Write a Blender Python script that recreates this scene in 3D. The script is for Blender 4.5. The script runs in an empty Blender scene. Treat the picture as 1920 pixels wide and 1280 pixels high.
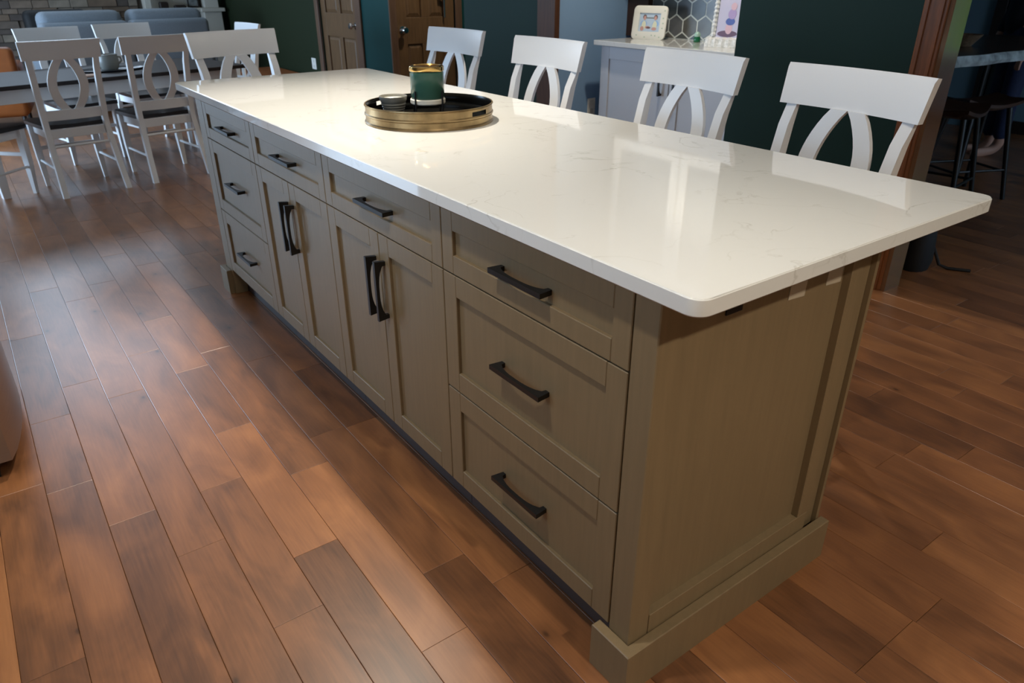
import bpy, bmesh, math, random
from mathutils import Vector, Matrix
random.seed(7)
SC = bpy.context.scene
COL = SC.collection
PI = math.pi
R = math.radians

# ------------------------------------------------------------------ camera
cam_d = bpy.data.cameras.new('camera'); cam = bpy.data.objects.new('camera', cam_d); COL.objects.link(cam)
SC.camera = cam
cam_d.sensor_width = 36.0; cam_d.sensor_fit = 'HORIZONTAL'
cam_d.lens = 36.0 * 1354.0 / 1920.0
cam_d.dof.use_dof = True; cam_d.dof.focus_distance = 1.75; cam_d.dof.aperture_fstop = 7.1
cam_d.clip_start = 0.02; cam_d.clip_end = 80
_y, _p, _r = R(53.933), R(-26.8325), R(-0.1171)
_f = Vector((math.cos(_y)*math.cos(_p), math.sin(_y)*math.cos(_p), math.sin(_p)))
_rt = Vector((math.sin(_y), -math.cos(_y), 0)); _up = _rt.cross(_f)
_r2 = math.cos(_r)*_rt + math.sin(_r)*_up; _u2 = -math.sin(_r)*_rt + math.cos(_r)*_up
m = Matrix((( _r2.x, _u2.x, -_f.x, -0.7551), (_r2.y, _u2.y, -_f.y, -0.5903), (_r2.z, _u2.z, -_f.z, 1.3202), (0, 0, 0, 1)))
cam.matrix_world = m

# ------------------------------------------------------------------ world + exposure
w = bpy.data.worlds.new('world'); SC.world = w; w.use_nodes = True
bgn = w.node_tree.nodes['Background']
bgn.inputs[0].default_value = (0.55, 0.72, 1.0, 1); bgn.inputs[1].default_value = 2.5
vs = SC.view_settings
vs.view_transform = 'Standard'; vs.look = 'None'; vs.gamma = 1.0; vs.use_curve_mapping = False
vs.exposure = -0.12

def area(name, loc, size, direction, col, power, spread=180):
    l = bpy.data.lights.new(name, 'AREA'); l.shape = 'RECTANGLE'; l.size, l.size_y = size
    l.color = col; l.energy = power; l.spread = R(spread)
    o = bpy.data.objects.new(name, l); COL.objects.link(o); o.location = loc
    o.rotation_euler = Vector(direction).to_track_quat('-Z', 'Y').to_euler()
    return o
DAY = (0.52, 0.74, 1.0)
# daylight at the windows, plus a kitchen fill behind an added one
area('daylight_and_fill', (-3.05, 7.3, 1.05), (3.4, 1.2), (1, 0, 0), DAY, 235)
area('daylight_and_fill', (-0.1, 10.82, 3.45), (2.2, 0.9), (0, -1, -0.2), (0.66, 0.82, 1.0), 60)
area('daylight_and_fill', (-1.63, 0.9, 1.55), (1.15, 0.85), (1, 0, 0), DAY, 10)  # kitchen fill light; its window was added to carry it

area('daylight_and_fill', (4.75, -2.58, 1.5), (1.6, 1.1), (0, 1, 0), DAY, 30)

# ------------------------------------------------------------------ material helpers
MATS = {}
def srgb(r, g, b):
    def c(v):
        v /= 255.0
        return v/12.92 if v <= 0.04045 else ((v+0.055)/1.055)**2.4
    return (c(r), c(g), c(b), 1)
def mat(name, col, rough=0.5, metal=0.0, noise=0.0, nscale=20, stretch=(1, 1, 1), bump=0.0, spec=0.5, trans=0.0, emit=None, estr=0, coat=0.0):
    if name in MATS: return MATS[name]
    M = bpy.data.materials.new(name); M.use_nodes = True
    nt = M.node_tree; b = nt.nodes['Principled BSDF']
    b.inputs['Base Color'].default_value = col; b.inputs['Roughness'].default_value = rough
    b.inputs['Metallic'].default_value = metal; b.inputs['Specular IOR Level'].default_value = spec
    if trans: b.inputs['Transmission Weight'].default_value = trans
    if coat: b.inputs['Coat Weight'].default_value = coat; b.inputs['Coat Roughness'].default_value = 0.1
    if emit: b.inputs['Emission Color'].default_value = emit; b.inputs['Emission Strength'].default_value = estr
    if noise or bump:
        tc = nt.nodes.new('ShaderNodeTexCoord'); mp = nt.nodes.new('ShaderNodeMapping'); mp.inputs['Scale'].default_value = stretch
        nz = nt.nodes.new('ShaderNodeTexNoise'); nz.inputs['Scale'].default_value = nscale; nz.inputs['Detail'].default_value = 5
        nt.links.new(tc.outputs['Object'], mp.inputs[0]); nt.links.new(mp.outputs[0], nz.inputs['Vector'])
        if noise:
            rp = nt.nodes.new('ShaderNodeValToRGB')
            lo = tuple(max(0, c*(1-noise)) for c in col[:3])+(1,); hi = tuple(min(1, c*(1+noise)) for c in col[:3])+(1,)
            rp.color_ramp.elements[0].position = 0.3; rp.color_ramp.elements[1].position = 0.7
            rp.color_ramp.elements[0].color = lo; rp.color_ramp.elements[1].color = hi
            nt.links.new(nz.outputs[0], rp.inputs[0]); nt.links.new(rp.outputs[0], b.inputs['Base Color'])
        if bump:
            bp = nt.nodes.new('ShaderNodeBump'); bp.inputs['Strength'].default_value = bump; bp.inputs['Distance'].default_value = 0.004
            nt.links.new(nz.outputs[0], bp.inputs['Height']); nt.links.new(bp.outputs[0], b.inputs['Normal'])
    MATS[name] = M
    return M

def floor_material():
    M = bpy.data.materials.new('stained_maple_plank'); M.use_nodes = True
    nt = M.node_tree; N = nt.nodes; L = nt.links; b = N['Principled BSDF']
    tc = N.new('ShaderNodeTexCoord'); at = N.new('ShaderNodeAttribute'); at.attribute_name = 'rnd'
    off = N.new('ShaderNodeVectorMath'); off.operation = 'SCALE'; off.inputs[0].default_value = (17.3, 31.7, 5.1)
    L.new(at.outputs['Fac'], off.inputs['Scale'])
    add = N.new('ShaderNodeVectorMath'); L.new(tc.outputs['Object'], add.inputs[0]); L.new(off.outputs[0], add.inputs[1])
    mp = N.new('ShaderNodeMapping'); mp.inputs['Scale'].default_value = (5.5, 2.0, 1); L.new(add.outputs[0], mp.inputs[0])
    # cloudy figure
    n1 = N.new('ShaderNodeTexNoise'); n1.inputs['Scale'].default_value = 1.4; n1.inputs['Detail'].default_value = 4; n1.inputs['Distortion'].default_value = 1.2
    L.new(mp.outputs[0], n1.inputs['Vector'])
    # fine grain
    mp2 = N.new('ShaderNodeMapping'); mp2.inputs['Scale'].default_value = (90, 4, 1); L.new(add.outputs[0], mp2.inputs[0])
    n2 = N.new('ShaderNodeTexNoise'); n2.inputs['Scale'].default_value = 2.0; n2.inputs['Detail'].default_value = 3
    L.new(mp2.outputs[0], n2.inputs['Vector'])
    mx = N.new('ShaderNodeMath'); mx.operation = 'MULTIPLY_ADD'; mx.inputs[1].default_value = 0.22
    L.new(n2.outputs[0], mx.inputs[0]); 
    m3 = N.new('ShaderNodeMath'); m3.operation = 'MULTIPLY_ADD'; m3.inputs[1].default_value = 0.68; m3.inputs[2].default_value = -0.06
    L.new(n1.outputs[0], m3.inputs[0]); L.new(m3.outputs[0], mx.inputs[2])
    # per-plank tone
    m4 = N.new('ShaderNodeMath'); m4.operation = 'MULTIPLY_ADD'; m4.inputs[1].default_value = 0.24; m4.inputs[2].default_value = -0.07
    L.new(at.outputs['Fac'], m4.inputs[0])
    m5 = N.new('ShaderNodeMath'); m5.operation = 'ADD'; L.new(mx.outputs[0], m5.inputs[0]); L.new(m4.outputs[0], m5.inputs[1])
    rp = N.new('ShaderNodeValToRGB'); cr = rp.color_ramp
    cr.elements[0].position = 0.15; cr.elements[0].color = srgb(74, 46, 28)
    cr.elements[1].position = 0.85; cr.elements[1].color = srgb(174, 118, 72)
    e = cr.elements.new(0.5); e.color = srgb(134, 87, 53)
    L.new(m5.outputs[0], rp.inputs[0])
    # sparse dark knots
    vo = N.new('ShaderNodeTexVoronoi'); vo.voronoi_dimensions = '2D'; vo.inputs['Scale'].default_value = 1.35
    mp3 = N.new('ShaderNodeMapping'); mp3.inputs['Scale'].default_value = (1.8, 1.0, 0.01); L.new(add.outputs[0], mp3.inputs[0])
    L.new(mp3.outputs[0], vo.inputs['Vector'])
    kr = N.new('ShaderNodeValToRGB'); kr.color_ramp.elements[0].position = 0.006; kr.color_ramp.elements[0].color = (0.12, 0.12, 0.12, 1)
    kr.color_ramp.elements[1].position = 0.065; kr.color_ramp.elements[1].color = (1, 1, 1, 1)
    e = kr.color_ramp.elements.new(0.018); e.color = (0.62, 0.62, 0.62, 1)
    L.new(vo.outputs['Distance'], kr.inputs[0])
    mul = N.new('ShaderNodeMixRGB'); mul.blend_type = 'MULTIPLY'; mul.inputs[0].default_value = 0.8
    L.new(rp.outputs[0], mul.inputs[1]); L.new(kr.outputs[0], mul.inputs[2]); L.new(mul.outputs[0], b.inputs['Base Color'])
    b.inputs['Roughness'].default_value = 0.36; b.inputs['Specular IOR Level'].default_value = 0.6; b.inputs['Coat Weight'].default_value = 0.3; b.inputs['Coat Roughness'].default_value = 0.28
    bp = N.new('ShaderNodeBump'); bp.inputs['Strength'].default_value = 0.05; bp.inputs['Distance'].default_value = 0.001
    L.new(n1.outputs[0], bp.inputs['Height']); L.new(bp.outputs[0], b.inputs['Normal'])
    MATS['floor'] = M
    return M
FLOOR = floor_material()

def quartz_material():
    M = bpy.data.materials.new('white_quartz'); M.use_nodes = True
    nt = M.node_tree; N = nt.nodes; L = nt.links; b = N['Principled BSDF']
    tc = N.new('ShaderNodeTexCoord')
    n1 = N.new('ShaderNodeTexNoise'); n1.inputs['Scale'].default_value = 5.5; n1.inputs['Detail'].default_value = 7; n1.inputs['Distortion'].default_value = 0.7
    L.new(tc.outputs['Object'], n1.inputs['Vector'])
    sub = N.new('ShaderNodeMath'); sub.operation = 'SUBTRACT'; sub.inputs[1].default_value = 0.5; L.new(n1.outputs[0], sub.inputs[0])
    ab = N.new('ShaderNodeMath'); ab.operation = 'ABSOLUTE'; L.new(sub.outputs[0], ab.inputs[0])
    rp = N.new('ShaderNodeValToRGB'); rp.color_ramp.elements[0].position = 0.0; rp.color_ramp.elements[0].color = (1, 1, 1, 1)
    rp.color_ramp.elements[1].position = 0.012; rp.color_ramp.elements[1].color = (0, 0, 0, 1)
    L.new(ab.outputs[0], rp.inputs[0])
    n2 = N.new('ShaderNodeTexNoise'); n2.inputs['Scale'].default_value = 6.0; L.new(tc.outputs['Object'], n2.inputs['Vector'])
    r2 = N.new('ShaderNodeValToRGB'); r2.color_ramp.elements[0].position = 0.48; r2.color_ramp.elements[1].position = 0.66
    L.new(n2.outputs[0], r2.inputs[0])
    mu = N.new('ShaderNodeMath'); mu.operation = 'MULTIPLY'; L.new(rp.outputs[0], mu.inputs[0]); L.new(r2.outputs[0], mu.inputs[1])
    m2 = N.new('ShaderNodeMath'); m2.operation = 'MULTIPLY'; m2.inputs[1].default_value = 0.5; L.new(mu.outputs[0], m2.inputs[0])
    mix = N.new('ShaderNodeMixRGB'); L.new(m2.outputs[0], mix.inputs[0])
    mix.inputs[1].default_value = srgb(219, 219, 216); mix.inputs[2].default_value = srgb(170, 165, 155)
    L.new(mix.outputs[0], b.inputs['Base Color'])
    b.inputs['Roughness'].default_value = 0.04; b.inputs['Specular IOR Level'].default_value = 0.62
    MATS['quartz'] = M
    return M
QUARTZ = quartz_material()

TAUPE = mat('taupe_stained_cabinet', srgb(124, 106, 79), 0.42, noise=0.06, nscale=6, stretch=(14, 14, 1))
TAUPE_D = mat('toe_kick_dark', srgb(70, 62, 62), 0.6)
BLACK = mat('black_metal', srgb(14, 13, 13), 0.45)
WHITE = mat('white_chair_paint', srgb(238, 238, 238), 0.35)
SEATW = mat('dark_walnut_seat', srgb(34, 28, 27), 0.32, noise=0.25, nscale=4, stretch=(1, 10, 10))
TABLEW = mat('dark_walnut_tabletop', srgb(40, 32, 30), 0.55, noise=0.25, nscale=4, stretch=(1, 12, 12), spec=0.3)
DGREEN = mat('dark_green_paint', srgb(14, 44, 39), 0.65, spec=0.25)
TEAL = mat('teal_paint', srgb(10, 60, 60), 0.65, spec=0.25)
LGREEN = mat('forest_green_paint', srgb(30, 40, 22), 0.7, spec=0.2)
BLUEW = mat('slate_blue_paint', srgb(124, 156, 190), 0.6)
GREYB = mat('grey_blue_paint', srgb(104, 130, 142), 0.7)
CEIL = mat('ceiling_white', srgb(225, 222, 215), 0.8)
CREAM = mat('cream_wall_paint', srgb(190, 186, 176), 0.7)
OAK = mat('stained_oak_trim', srgb(118, 68, 33), 0.4, noise=0.28, nscale=5, stretch=(18, 18, 1.2))
DOORW = mat('brown_oak_door', srgb(104, 78, 52), 0.45, noise=0.25, nscale=5, stretch=(16, 16, 1))
OLIVE = mat('varnished_jamb', srgb(104, 70, 44), 0.18, noise=0.2, nscale=5, stretch=(18, 18, 1.2), coat=0.8)
CHROME = mat('polished_chrome', srgb(205, 208, 212), 0.14, 1.0)
STEEL = mat('brushed_stainless', srgb(168, 168, 172), 0.3, 1.0, noise=0.05, nscale=8, stretch=(1, 1, 40))
GREYCAB = mat('pale_grey_cabinet_paint', srgb(186, 188, 194), 0.45)

# ------------------------------------------------------------------ mesh helpers
def new(name, bm, material, parent=None, loc=None, smooth=False, rnd=None):
    me = bpy.data.meshes.new(name); bm.to_mesh(me); bm.free()
    if smooth:
        for p in me.polygons: p.use_smooth = True
        try: me.set_sharp_from_angle(angle=R(38))
        except Exception: pass
    if isinstance(material, (list, tuple)):
        for q in material: me.materials.append(q)
    else: me.materials.append(material)
    o = bpy.data.objects.new(name, me); COL.objects.link(o)
    if loc: o.location = loc
    if parent: o.parent = parent
    return o
def tag(o, label=None, cat=None, group=None, kind=None):
    if label: o['label'] = label
    if cat: o['category'] = cat
    if group: o['group'] = group
    if kind: o['kind'] = kind
    return o
def thing(name, label, cat, loc=(0, 0, 0), rz=0, group=None):
    o = bpy.data.objects.new(name, None); COL.objects.link(o); o.empty_display_size = 0.1
    o.location = loc; o.rotation_euler = (0, 0, rz)
    return tag(o, label, cat, group)
def B(): return bmesh.new()
def box(bm, x0, x1, y0, y1, z0, z1, bev=0.0, seg=1, M=None, mi=0):
    r = bmesh.ops.create_cube(bm, size=1.0)
    vs_ = r['verts']
    bmesh.ops.scale(bm, vec=(x1-x0, y1-y0, z1-z0), verts=vs_)
    bmesh.ops.translate(bm, vec=((x0+x1)/2, (y0+y1)/2, (z0+z1)/2), verts=vs_)
    geom = set(vs_)
    if bev:
        ed = list({e for v in vs_ for e in v.link_edges})
        rr = bmesh.ops.bevel(bm, geom=ed, offset=bev, segments=seg, affect='EDGES', profile=0.5)
        geom = {v for f in rr['faces'] for v in f.verts} | {v for v in vs_ if v.is_valid}
    if M is not None: bmesh.ops.transform(bm, matrix=M, verts=list(geom))
    if mi:
        for f in {f for v in geom for f in v.link_faces}: f.material_index = mi
    return list(geom)
def lathe(bm, prof, seg=32, c=(0, 0, 0), mi=0):
    rings = []
    for r, z in prof:
        if r < 1e-6: rings.append([bm.verts.new((c[0], c[1], c[2]+z))])
        else: rings.append([bm.verts.new((c[0]+r*math.cos(2*PI*k/seg), c[1]+r*math.sin(2*PI*k/seg), c[2]+z)) for k in range(seg)])
    for a, b in zip(rings, rings[1:]):
        for k in range(seg):
            k2 = (k+1) % seg
            if len(a) == 1 and len(b) == 1: continue
            if len(a) == 1: f = bm.faces.new((a[0], b[k2], b[k]))
            elif len(b) == 1: f = bm.faces.new((a[k], a[k2], b[0]))
            else: f = bm.faces.new((a[k], a[k2], b[k2], b[k]))
            f.material_index = mi
def tube(bm, pts, rad, seg=8, caps=True):
    pts = [Vector(p) for p in pts]; rings = []
    n = len(pts)
    rads = rad if isinstance(rad, (list, tuple)) else [rad]*n
    t0 = (pts[1]-pts[0]).normalized()
    ref = Vector((0, 0, 1)) if abs(t0.z) < 0.9 else Vector((1, 0, 0))
    u = t0.cross(ref).normalized()
    for i, p in enumerate(pts):
        t = (pts[min(i+1, n-1)]-pts[max(i-1, 0)]).normalized()
        u = (u - t*u.dot(t)).normalized(); v = t.cross(u)
        rings.append([bm.verts.new(p+(u*math.cos(2*PI*k/seg)+v*math.sin(2*PI*k/seg))*rads[i]) for k in range(seg)])
    for a, b in zip(rings, rings[1:]):
        for k in range(seg): bm.faces.new((a[k], a[(k+1) % seg], b[(k+1) % seg], b[k]))
    if caps: bm.faces.new(rings[0][::-1]); bm.faces.new(rings[-1])
def sweep(bm, secs):
    """loft a list of rectangular/any closed sections (lists of points)"""
    rings = [[bm.verts.new(p) for p in s] for s in secs]; n = len(rings[0])
    for a, b in zip(rings, rings[1:]):
        for k in range(n): bm.faces.new((a[k], a[(k+1) % n], b[(k+1) % n], b[k]))
    bm.faces.new(rings[0][::-1]); bm.faces.new(rings[-1])
    bmesh.ops.recalc_face_normals(bm, faces=bm.faces[:])
def prism(bm, poly, axis, a, b, mi=0):
    """extrude polygon (2d) along axis from a to b"""
    def mk(p, t):
        return {'x': (t, p[0], p[1]), 'y': (p[0], t, p[1]), 'z': (p[0], p[1], t)}[axis]
    r0 = [bm.verts.new(mk(p, a)) for p in poly]; r1 = [bm.verts.new(mk(p, b)) for p in poly]; n = len(poly)
    fs = [bm.faces.new(r0[::-1]), bm.faces.new(r1)]
    for k in range(n): fs.append(bm.faces.new((r0[k], r0[(k+1) % n], r1[(k+1) % n], r1[k])))
    bmesh.ops.recalc_face_normals(bm, faces=fs)
    for f in fs: f.material_index = mi
def bx(name, x0, x1, y0, y1, z0, z1, material, parent=None, bev=0.0, seg=1):
    bm = B(); c = ((x0+x1)/2, (y0+y1)/2, (z0+z1)/2)
    box(bm, x0-c[0], x1-c[0], y0-c[1], y1-c[1], z0-c[2], z1-c[2], bev, seg)
    return new(name, bm, material, parent, c)
def struct(o): o['kind'] = 'structure'; return o
def rot_to(v): return Vector(v).to_track_quat('Z', 'Y').to_matrix().to_4x4()

# ================================================================== STRUCTURE
H = 2.55
# ---- floor with individual planks
fl = struct(bx('floor', -3.3, 7.4, -2.6, 11.0, -0.10, -0.018, mat('subfloor', srgb(40, 26, 18), 0.8)))
PW = 0.1193; X0 = -0.505
def set_rnd(me, vals):
    a = me.attributes.new('rnd', 'FLOAT', 'FACE')
    for i, v in enumerate(vals): a.data[i].value = v
def plank_box(bm, x0, x1, y0, y1):
    g = 0.0004; b = 0.0010
    x0 += g; x1 -= g; y0 += g; y1 -= g; zb = -0.018
    lo = [(x0, y0), (x1, y0), (x1, y1), (x0, y1)]; hi = [(x0+b, y0+b), (x1-b, y0+b), (x1-b, y1-b), (x0+b, y1-b)]
    r0 = [bm.verts.new((p[0], p[1], zb)) for p in lo]; r1 = [bm.verts.new((p[0], p[1], -b*0.8)) for p in lo]; r2 = [bm.verts.new((p[0], p[1], 0)) for p in hi]
    for a, c in ((r0, r1), (r1, r2)):
        for k in range(4): bm.faces.new((a[k], a[(k+1) % 4], c[(k+1) % 4], c[k]))
    bm.faces.new(r2)
known = {-2: [1.272, 0.20, 2.18], -1: [1.041, 0.12, 2.0], 0: [1.278, 0.675, 2.30], 1: [1.552, 0.863, 0.1], 2: [1.20, 2.16, 0.42],
         3: [0.62, 1.35, 1.98], 8: [-0.17], 9: [-0.17, 0.61], 12: [-0.066], 13: [0.30], 16: [0.067, 0.9]}
rest = B(); rest_v = []
planks = []
for k in range(-24, 66):
    xa = X0 + PW*k; xb = xa + PW
    cuts = sorted(known.get(k, []))
    ys = []
    if cuts: y = cuts[0]
    else: y = -2.6 + random.random()
    back = y
    while back > -2.6: back -= random.uniform(0.45, 1.15); ys.append(back)
    ys = sorted(ys)
    last = None
    for c in cuts: ys.append(c); last = c
    y = last if last is not None else y
    if last is None: ys.append(y)
    while y < 11.0: y += random.uniform(0.42, 1.25); ys.append(y)
    for a, b_ in zip(ys, ys[1:]):
        a = max(a, -2.6); b_ = min(b_, 11.0)
        if b_-a < 0.02: continue
        r = random.random()
        vis = (xa > -1.12 and xb < 2.45 and b_ > -0.55 and a < 4.7 and not (xa > 0.06 and xb < 0.62 and a > 0.2 and b_ < 2.7))
        vis = vis and not (xa > 1.5 and a > 1.0)
        d = math.hypot((xa+xb)/2+0.755, (a+b_)/2+0.59)
        planks.append((not vis, d, xa, xb, a, b_, r))
planks.sort()
for i, (nv, d, xa, xb, a, b_, r) in enumerate(planks):
    if not nv and i < 290:
        bm = B(); cx, cy = (xa+xb)/2, (a+b_)/2
        plank_box(bm, xa-cx, xb-cx, a-cy, b_-cy)
        o = new('plank', bm, FLOOR, None, (cx, cy, 0)); o.parent = fl; o.location = (cx-fl.location.x, cy-fl.location.y, -fl.location.z)
        set_rnd(o.data, [r]*len(o.data.polygons))
    else:
        n0 = len(rest.faces); plank_box(rest, xa, xb, a, b_); rest_v += [r]*9
o = new('far_planks', rest, FLOOR); o.parent = fl; o.location = (-fl.location.x, -fl.location.y, -fl.location.z); o['kind'] = 'stuff'
set_rnd(o.data, rest_v)

H2 = 4.4   # taller living-room ceiling beyond the dining table
struct(bx('ceiling', -3.3, 7.4, -2.6, 6.6, H, H+0.1, CEIL))
struct(bx('ceiling_living', -3.3, 2.6, 6.6, 11.0, H2, H2+0.1, CEIL))
struct(bx('wall_header', -3.3, 2.6, 6.5, 6.6, H+0.1, H2, CREAM))
struct(bx('wall_upper_left', -3.3, -3.2, 6.6, 10.85, H, H2, CREAM))
struct(bx('wall_upper_right', 2.5, 2.6, 6.6, 10.85, H, H2, CREAM))
struct(bx('ceiling_side', 2.6, 3.7, 6.6, 6.7, 0, H, CREAM))
# ---- outer walls

# left wall of the dining/living side with a wide window opening
def wall_with_hole(name, fixed, t, a0, a1, h0, h1, z0, z1, axis, material):
    bm = B()
    def bb(p0, p1, q0, q1):
        if axis == 'y': box(bm, fixed, fixed+t, p0, p1, q0, q1)
        else: box(bm, p0, p1, fixed, fixed+t, q0, q1)
    bb(a0, h0, 0, H); bb(h1, a1, 0, H); bb(h0, h1, 0, z0); bb(h0, h1, z1, H)
    return struct(new(name, bm, material))
wall_with_hole('wall_left_far', -3.3, 0.1, 3.0, 11.0, 5.55, 9.05, 0.35, 1.75, 'y', CREAM)
struct(bx('wall_left_return', -3.3, -1.65, 3.0, 3.1, 0, H, CREAM))
def window_frame(name, x, y0, y1, z0, z1, n):
    bm = B(); t = 0.06
    box(bm, x-0.05, x+0.05, y0, y1, z0, z0+t); box(bm, x-0.05, x+0.05, y0, y1, z1-t, z1)
    for k in range(n+1):
        yy = y0 + (y1-y0-t)*k/n
        box(bm, x-0.05, x+0.05, yy, yy+t, z0+t, z1-t)
    f = struct(new(name, bm, mat('white_window_frame', srgb(225, 225, 222), 0.4)))
    return f
wall_with_hole('wall_back', -2.7, 0.1, -3.3, 7.4, 3.9, 5.6, 0.9, 2.1, 'x', CREAM)
wall_with_hole('wall_left', -1.75, 0.1, -2.6, 3.1, 0.3, 1.5, 1.1, 2.0, 'y', CREAM)  # real wall, but the opening is added for the kitchen fill
window_frame('added_window', -1.70, 0.3, 1.5, 1.1, 2.0, 2)  # unseen window, added to house the kitchen fill light
window_frame('window_1', -3.25, 5.55, 9.05, 0.35, 1.75, 3)

# ---- far wall : stone
bm = B()
for q_ in ((-3.3, -1.3, 0, H2), (1.1, 2.6, 0, H2), (-1.3, 1.1, 0, 2.9), (-1.3, 1.1, 4.0, H2)): box(bm, q_[0], q_[1], 10.85, 10.95, q_[2], q_[3])
struct(new('wall_far', bm, mat('stone_mortar', srgb(104, 94, 84), 0.9)))
bm = B()
for q_ in ((-1.3, 1.1, 2.9, 2.96), (-1.3, 1.1, 3.94, 4.0), (-1.3, -1.24, 2.96, 3.94), (1.04, 1.1, 2.96, 3.94), (-0.13, -0.07, 2.96, 3.94)): box(bm, q_[0], q_[1], 10.86, 10.94, q_[2], q_[3])
struct(new('window_3', bm, MATS['white_window_frame']))
FW = bpy.data.objects['wall_far']
stones = [mat('ledge_stone_%d' % i, srgb(*c), 0.85, noise=0.25, nscale=9, bump=0.6) for i, c in enumerate(((112, 96, 82), (94, 82, 72), (124, 112, 98), (80, 70, 63), (106, 88, 72)))]
zz = 0.30
while zz < 1.75:
    hgt = random.choice((0.06, 0.075, 0.09)); xx = -1.6 + random.random()*0.2
    while xx < 1.42:
        wd = random.uniform(0.12, 0.34); x2 = min(xx+wd, 1.45)
        if x2-xx > 0.05:
            bm = B(); dp = random.uniform(0.02, 0.06); box(bm, -(x2-xx)/2+0.002, (x2-xx)/2-0.002, -dp/2, dp/2, -hgt/2+0.002, hgt/2-0.002, 0.005)
            s = new('stone', bm, random.choice(stones)); s.parent = FW
            s.location = Vector(((xx+x2)/2, 10.85-dp/2+0.002, zz+hgt/2)) - FW.location
        xx = x2
    zz += hgt

# ---- right side walls, plane X = 2.5
WX = 2.5
struct(bx('wall_right', WX, WX+0.12, 0.93, 1.94, 0, H, DGREEN))
struct(bx('wall_right_header', WX, WX+0.12, -0.35, 0.93, 2.1, H, DGREEN))
struct(bx('wall_right_near', WX, WX+0.12, -2.6, -0.35, 0, H, DGREEN))
# alcove
struct(bx('wall_alcove_back', 3.2, 3.3, 1.82, 3.5, 0, H, mat('alcove_back_paint', srgb(60, 64, 66), 0.7)))
struct(bx('wall_alcove_side', 2.62, 3.2, 1.86, 1.94, 0, H, DGREEN))
struct(bx('wall_alcove_far', 2.52, 3.2, 3.40, 3.5, 0, H, BLUEW))
struct(bx('wall_right_mid', WX, WX+0.1, 3.5, 4.49, 0, H, DGREEN))
struct(bx('trim_1', 2.478, 2.52, 3.37, 3.56, 0, H-0.002, mat('dark_oak_trim', srgb(72, 42, 22), 0.5, noise=0.25, nscale=5, stretch=(18, 18, 1.2), spec=0.3), bev=0.004))
# hall with the second door
struct(bx('wall_hall_near', 2.6, 3.7, 4.39, 4.49, 0, H, TEAL))
struct(bx('wall_hall_side', 3.6, 3.7, 4.49, 5.75, 0, H, TEAL))
bm = B(); box(bm, 2.60, 3.6, 5.65, 5.75, 2.05, H); box(bm, 3.15, 3.6, 5.65, 5.75, 0, 2.05)
struct(new('wall_hall_end', bm, TEAL))
struct(bx('wall_right_far', WX, WX+0.1, 5.705, 6.34, 0, H, TEAL))
bm = B(); box(bm, WX, WX+0.1, 7.30, 10.85, 0, H); box(bm, WX, WX+0.1, 6.34, 7.30, 2.05, H)
struct(new('wall_right_living', bm, LGREEN))
# doorway casing + jamb to the next room
struct(bx('trim_2', 2.478, 2.499, 0.925, 1.025, 0, 2.16, OAK, bev=0.004))
bm = B(); box(bm, 2.472, 2.479, 0.94, 0.955, 0, 2.15, 0.002); box(bm, 2.472, 2.479, 1.0, 1.015, 0, 2.15, 0.002)
struct(new('trim_3', bm, OAK))
struct(bx('trim_4', 2.478, 2.499, -0.45, -0.35, 0, 2.16, OAK, bev=0.004))
struct(bx('trim_5', 2.478, 2.499, -0.349, 0.924, 2.06, 2.16, OAK, bev=0.004))
struct(bx('door_jamb_1', 2.485, 2.615, 0.905, 0.929, 0, 2.09, OLIVE))
# next room
wall_with_hole('wall_next_end', 7.1, 0.1, -2.6, 3.45, -1.95, -0.55, 0.60, 2.10, 'y', GREYB)
bm = B()
for q_ in ((3.9, 5.6, 0.9, 0.96), (3.9, 5.6, 2.04, 2.1), (3.9, 3.96, 0.96, 2.04), (5.54, 5.6, 0.96, 2.04), (4.72, 4.78, 0.96, 2.04)): box(bm, q_[0], q_[1], -2.69, -2.61, q_[2], q_[3])
struct(new('window_4', bm, MATS['white_window_frame']))
window_frame('window_2', 7.15, -1.95, -0.55, 0.60, 2.10, 2)
hd_ = thing('hedge', 'leafy green hedge outside the next room window', 'hedge', (9.0, -1.6, -0.1))
bm = B(); box(bm, -0.5, 0.5, -3.0, 2.0, 0, 2.4); bmesh.ops.subdivide_edges(bm, edges=bm.edges[:], cuts=9, use_grid_fill=True)
for v_ in bm.verts: v_.co += Vector((random.uniform(-1, 1), random.uniform(-1, 1), random.uniform(-0.5, 1) if v_.co.z > 0.1 else 0))*0.09
new('foliage', bm, mat('hedge_leaves', srgb(110, 170, 60), 0.7, noise=0.4, nscale=9), hd_, smooth=True)
struct(bx('wall_next_side', 3.3, 7.2, 3.4, 3.5, 0, H, GREYB))
struct(bx('baseboard_next', 7.07, 7.099, -2.5, 2.40, 0.0, 0.11, mat('dark_stained_trim', srgb(38, 26, 20), 0.45)))
DARKT = MATS['dark_stained_trim']
struct(bx('trim_6', 7.06, 7.099, 2.565, 2.66, 0, 2.15, DARKT, bev=0.003))
struct(bx('trim_7', 7.03, 7.099, 2.40, 2.50, 0, 2.15, mat('near_black_trim', srgb(16, 14, 15), 0.5), bev=0.003))
# baseboards
struct(bx('baseboard_right', 2.484, 2.499, 1.03, 1.94, 0, 0.12, OAK, bev=0.003))
struct(bx('baseboard_right_mid', 2.484, 2.499, 3.565, 4.49, 0, 0.12, OAK, bev=0.003))
struct(bx('baseboard_right_far', 2.484, 2.499, 5.75, 6.27, 0, 0.12, OAK, bev=0.003))
struct(bx('baseboard_living', 2.484, 2.499, 7.36, 10.4, 0, 0.14, OAK, bev=0.003))

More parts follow.
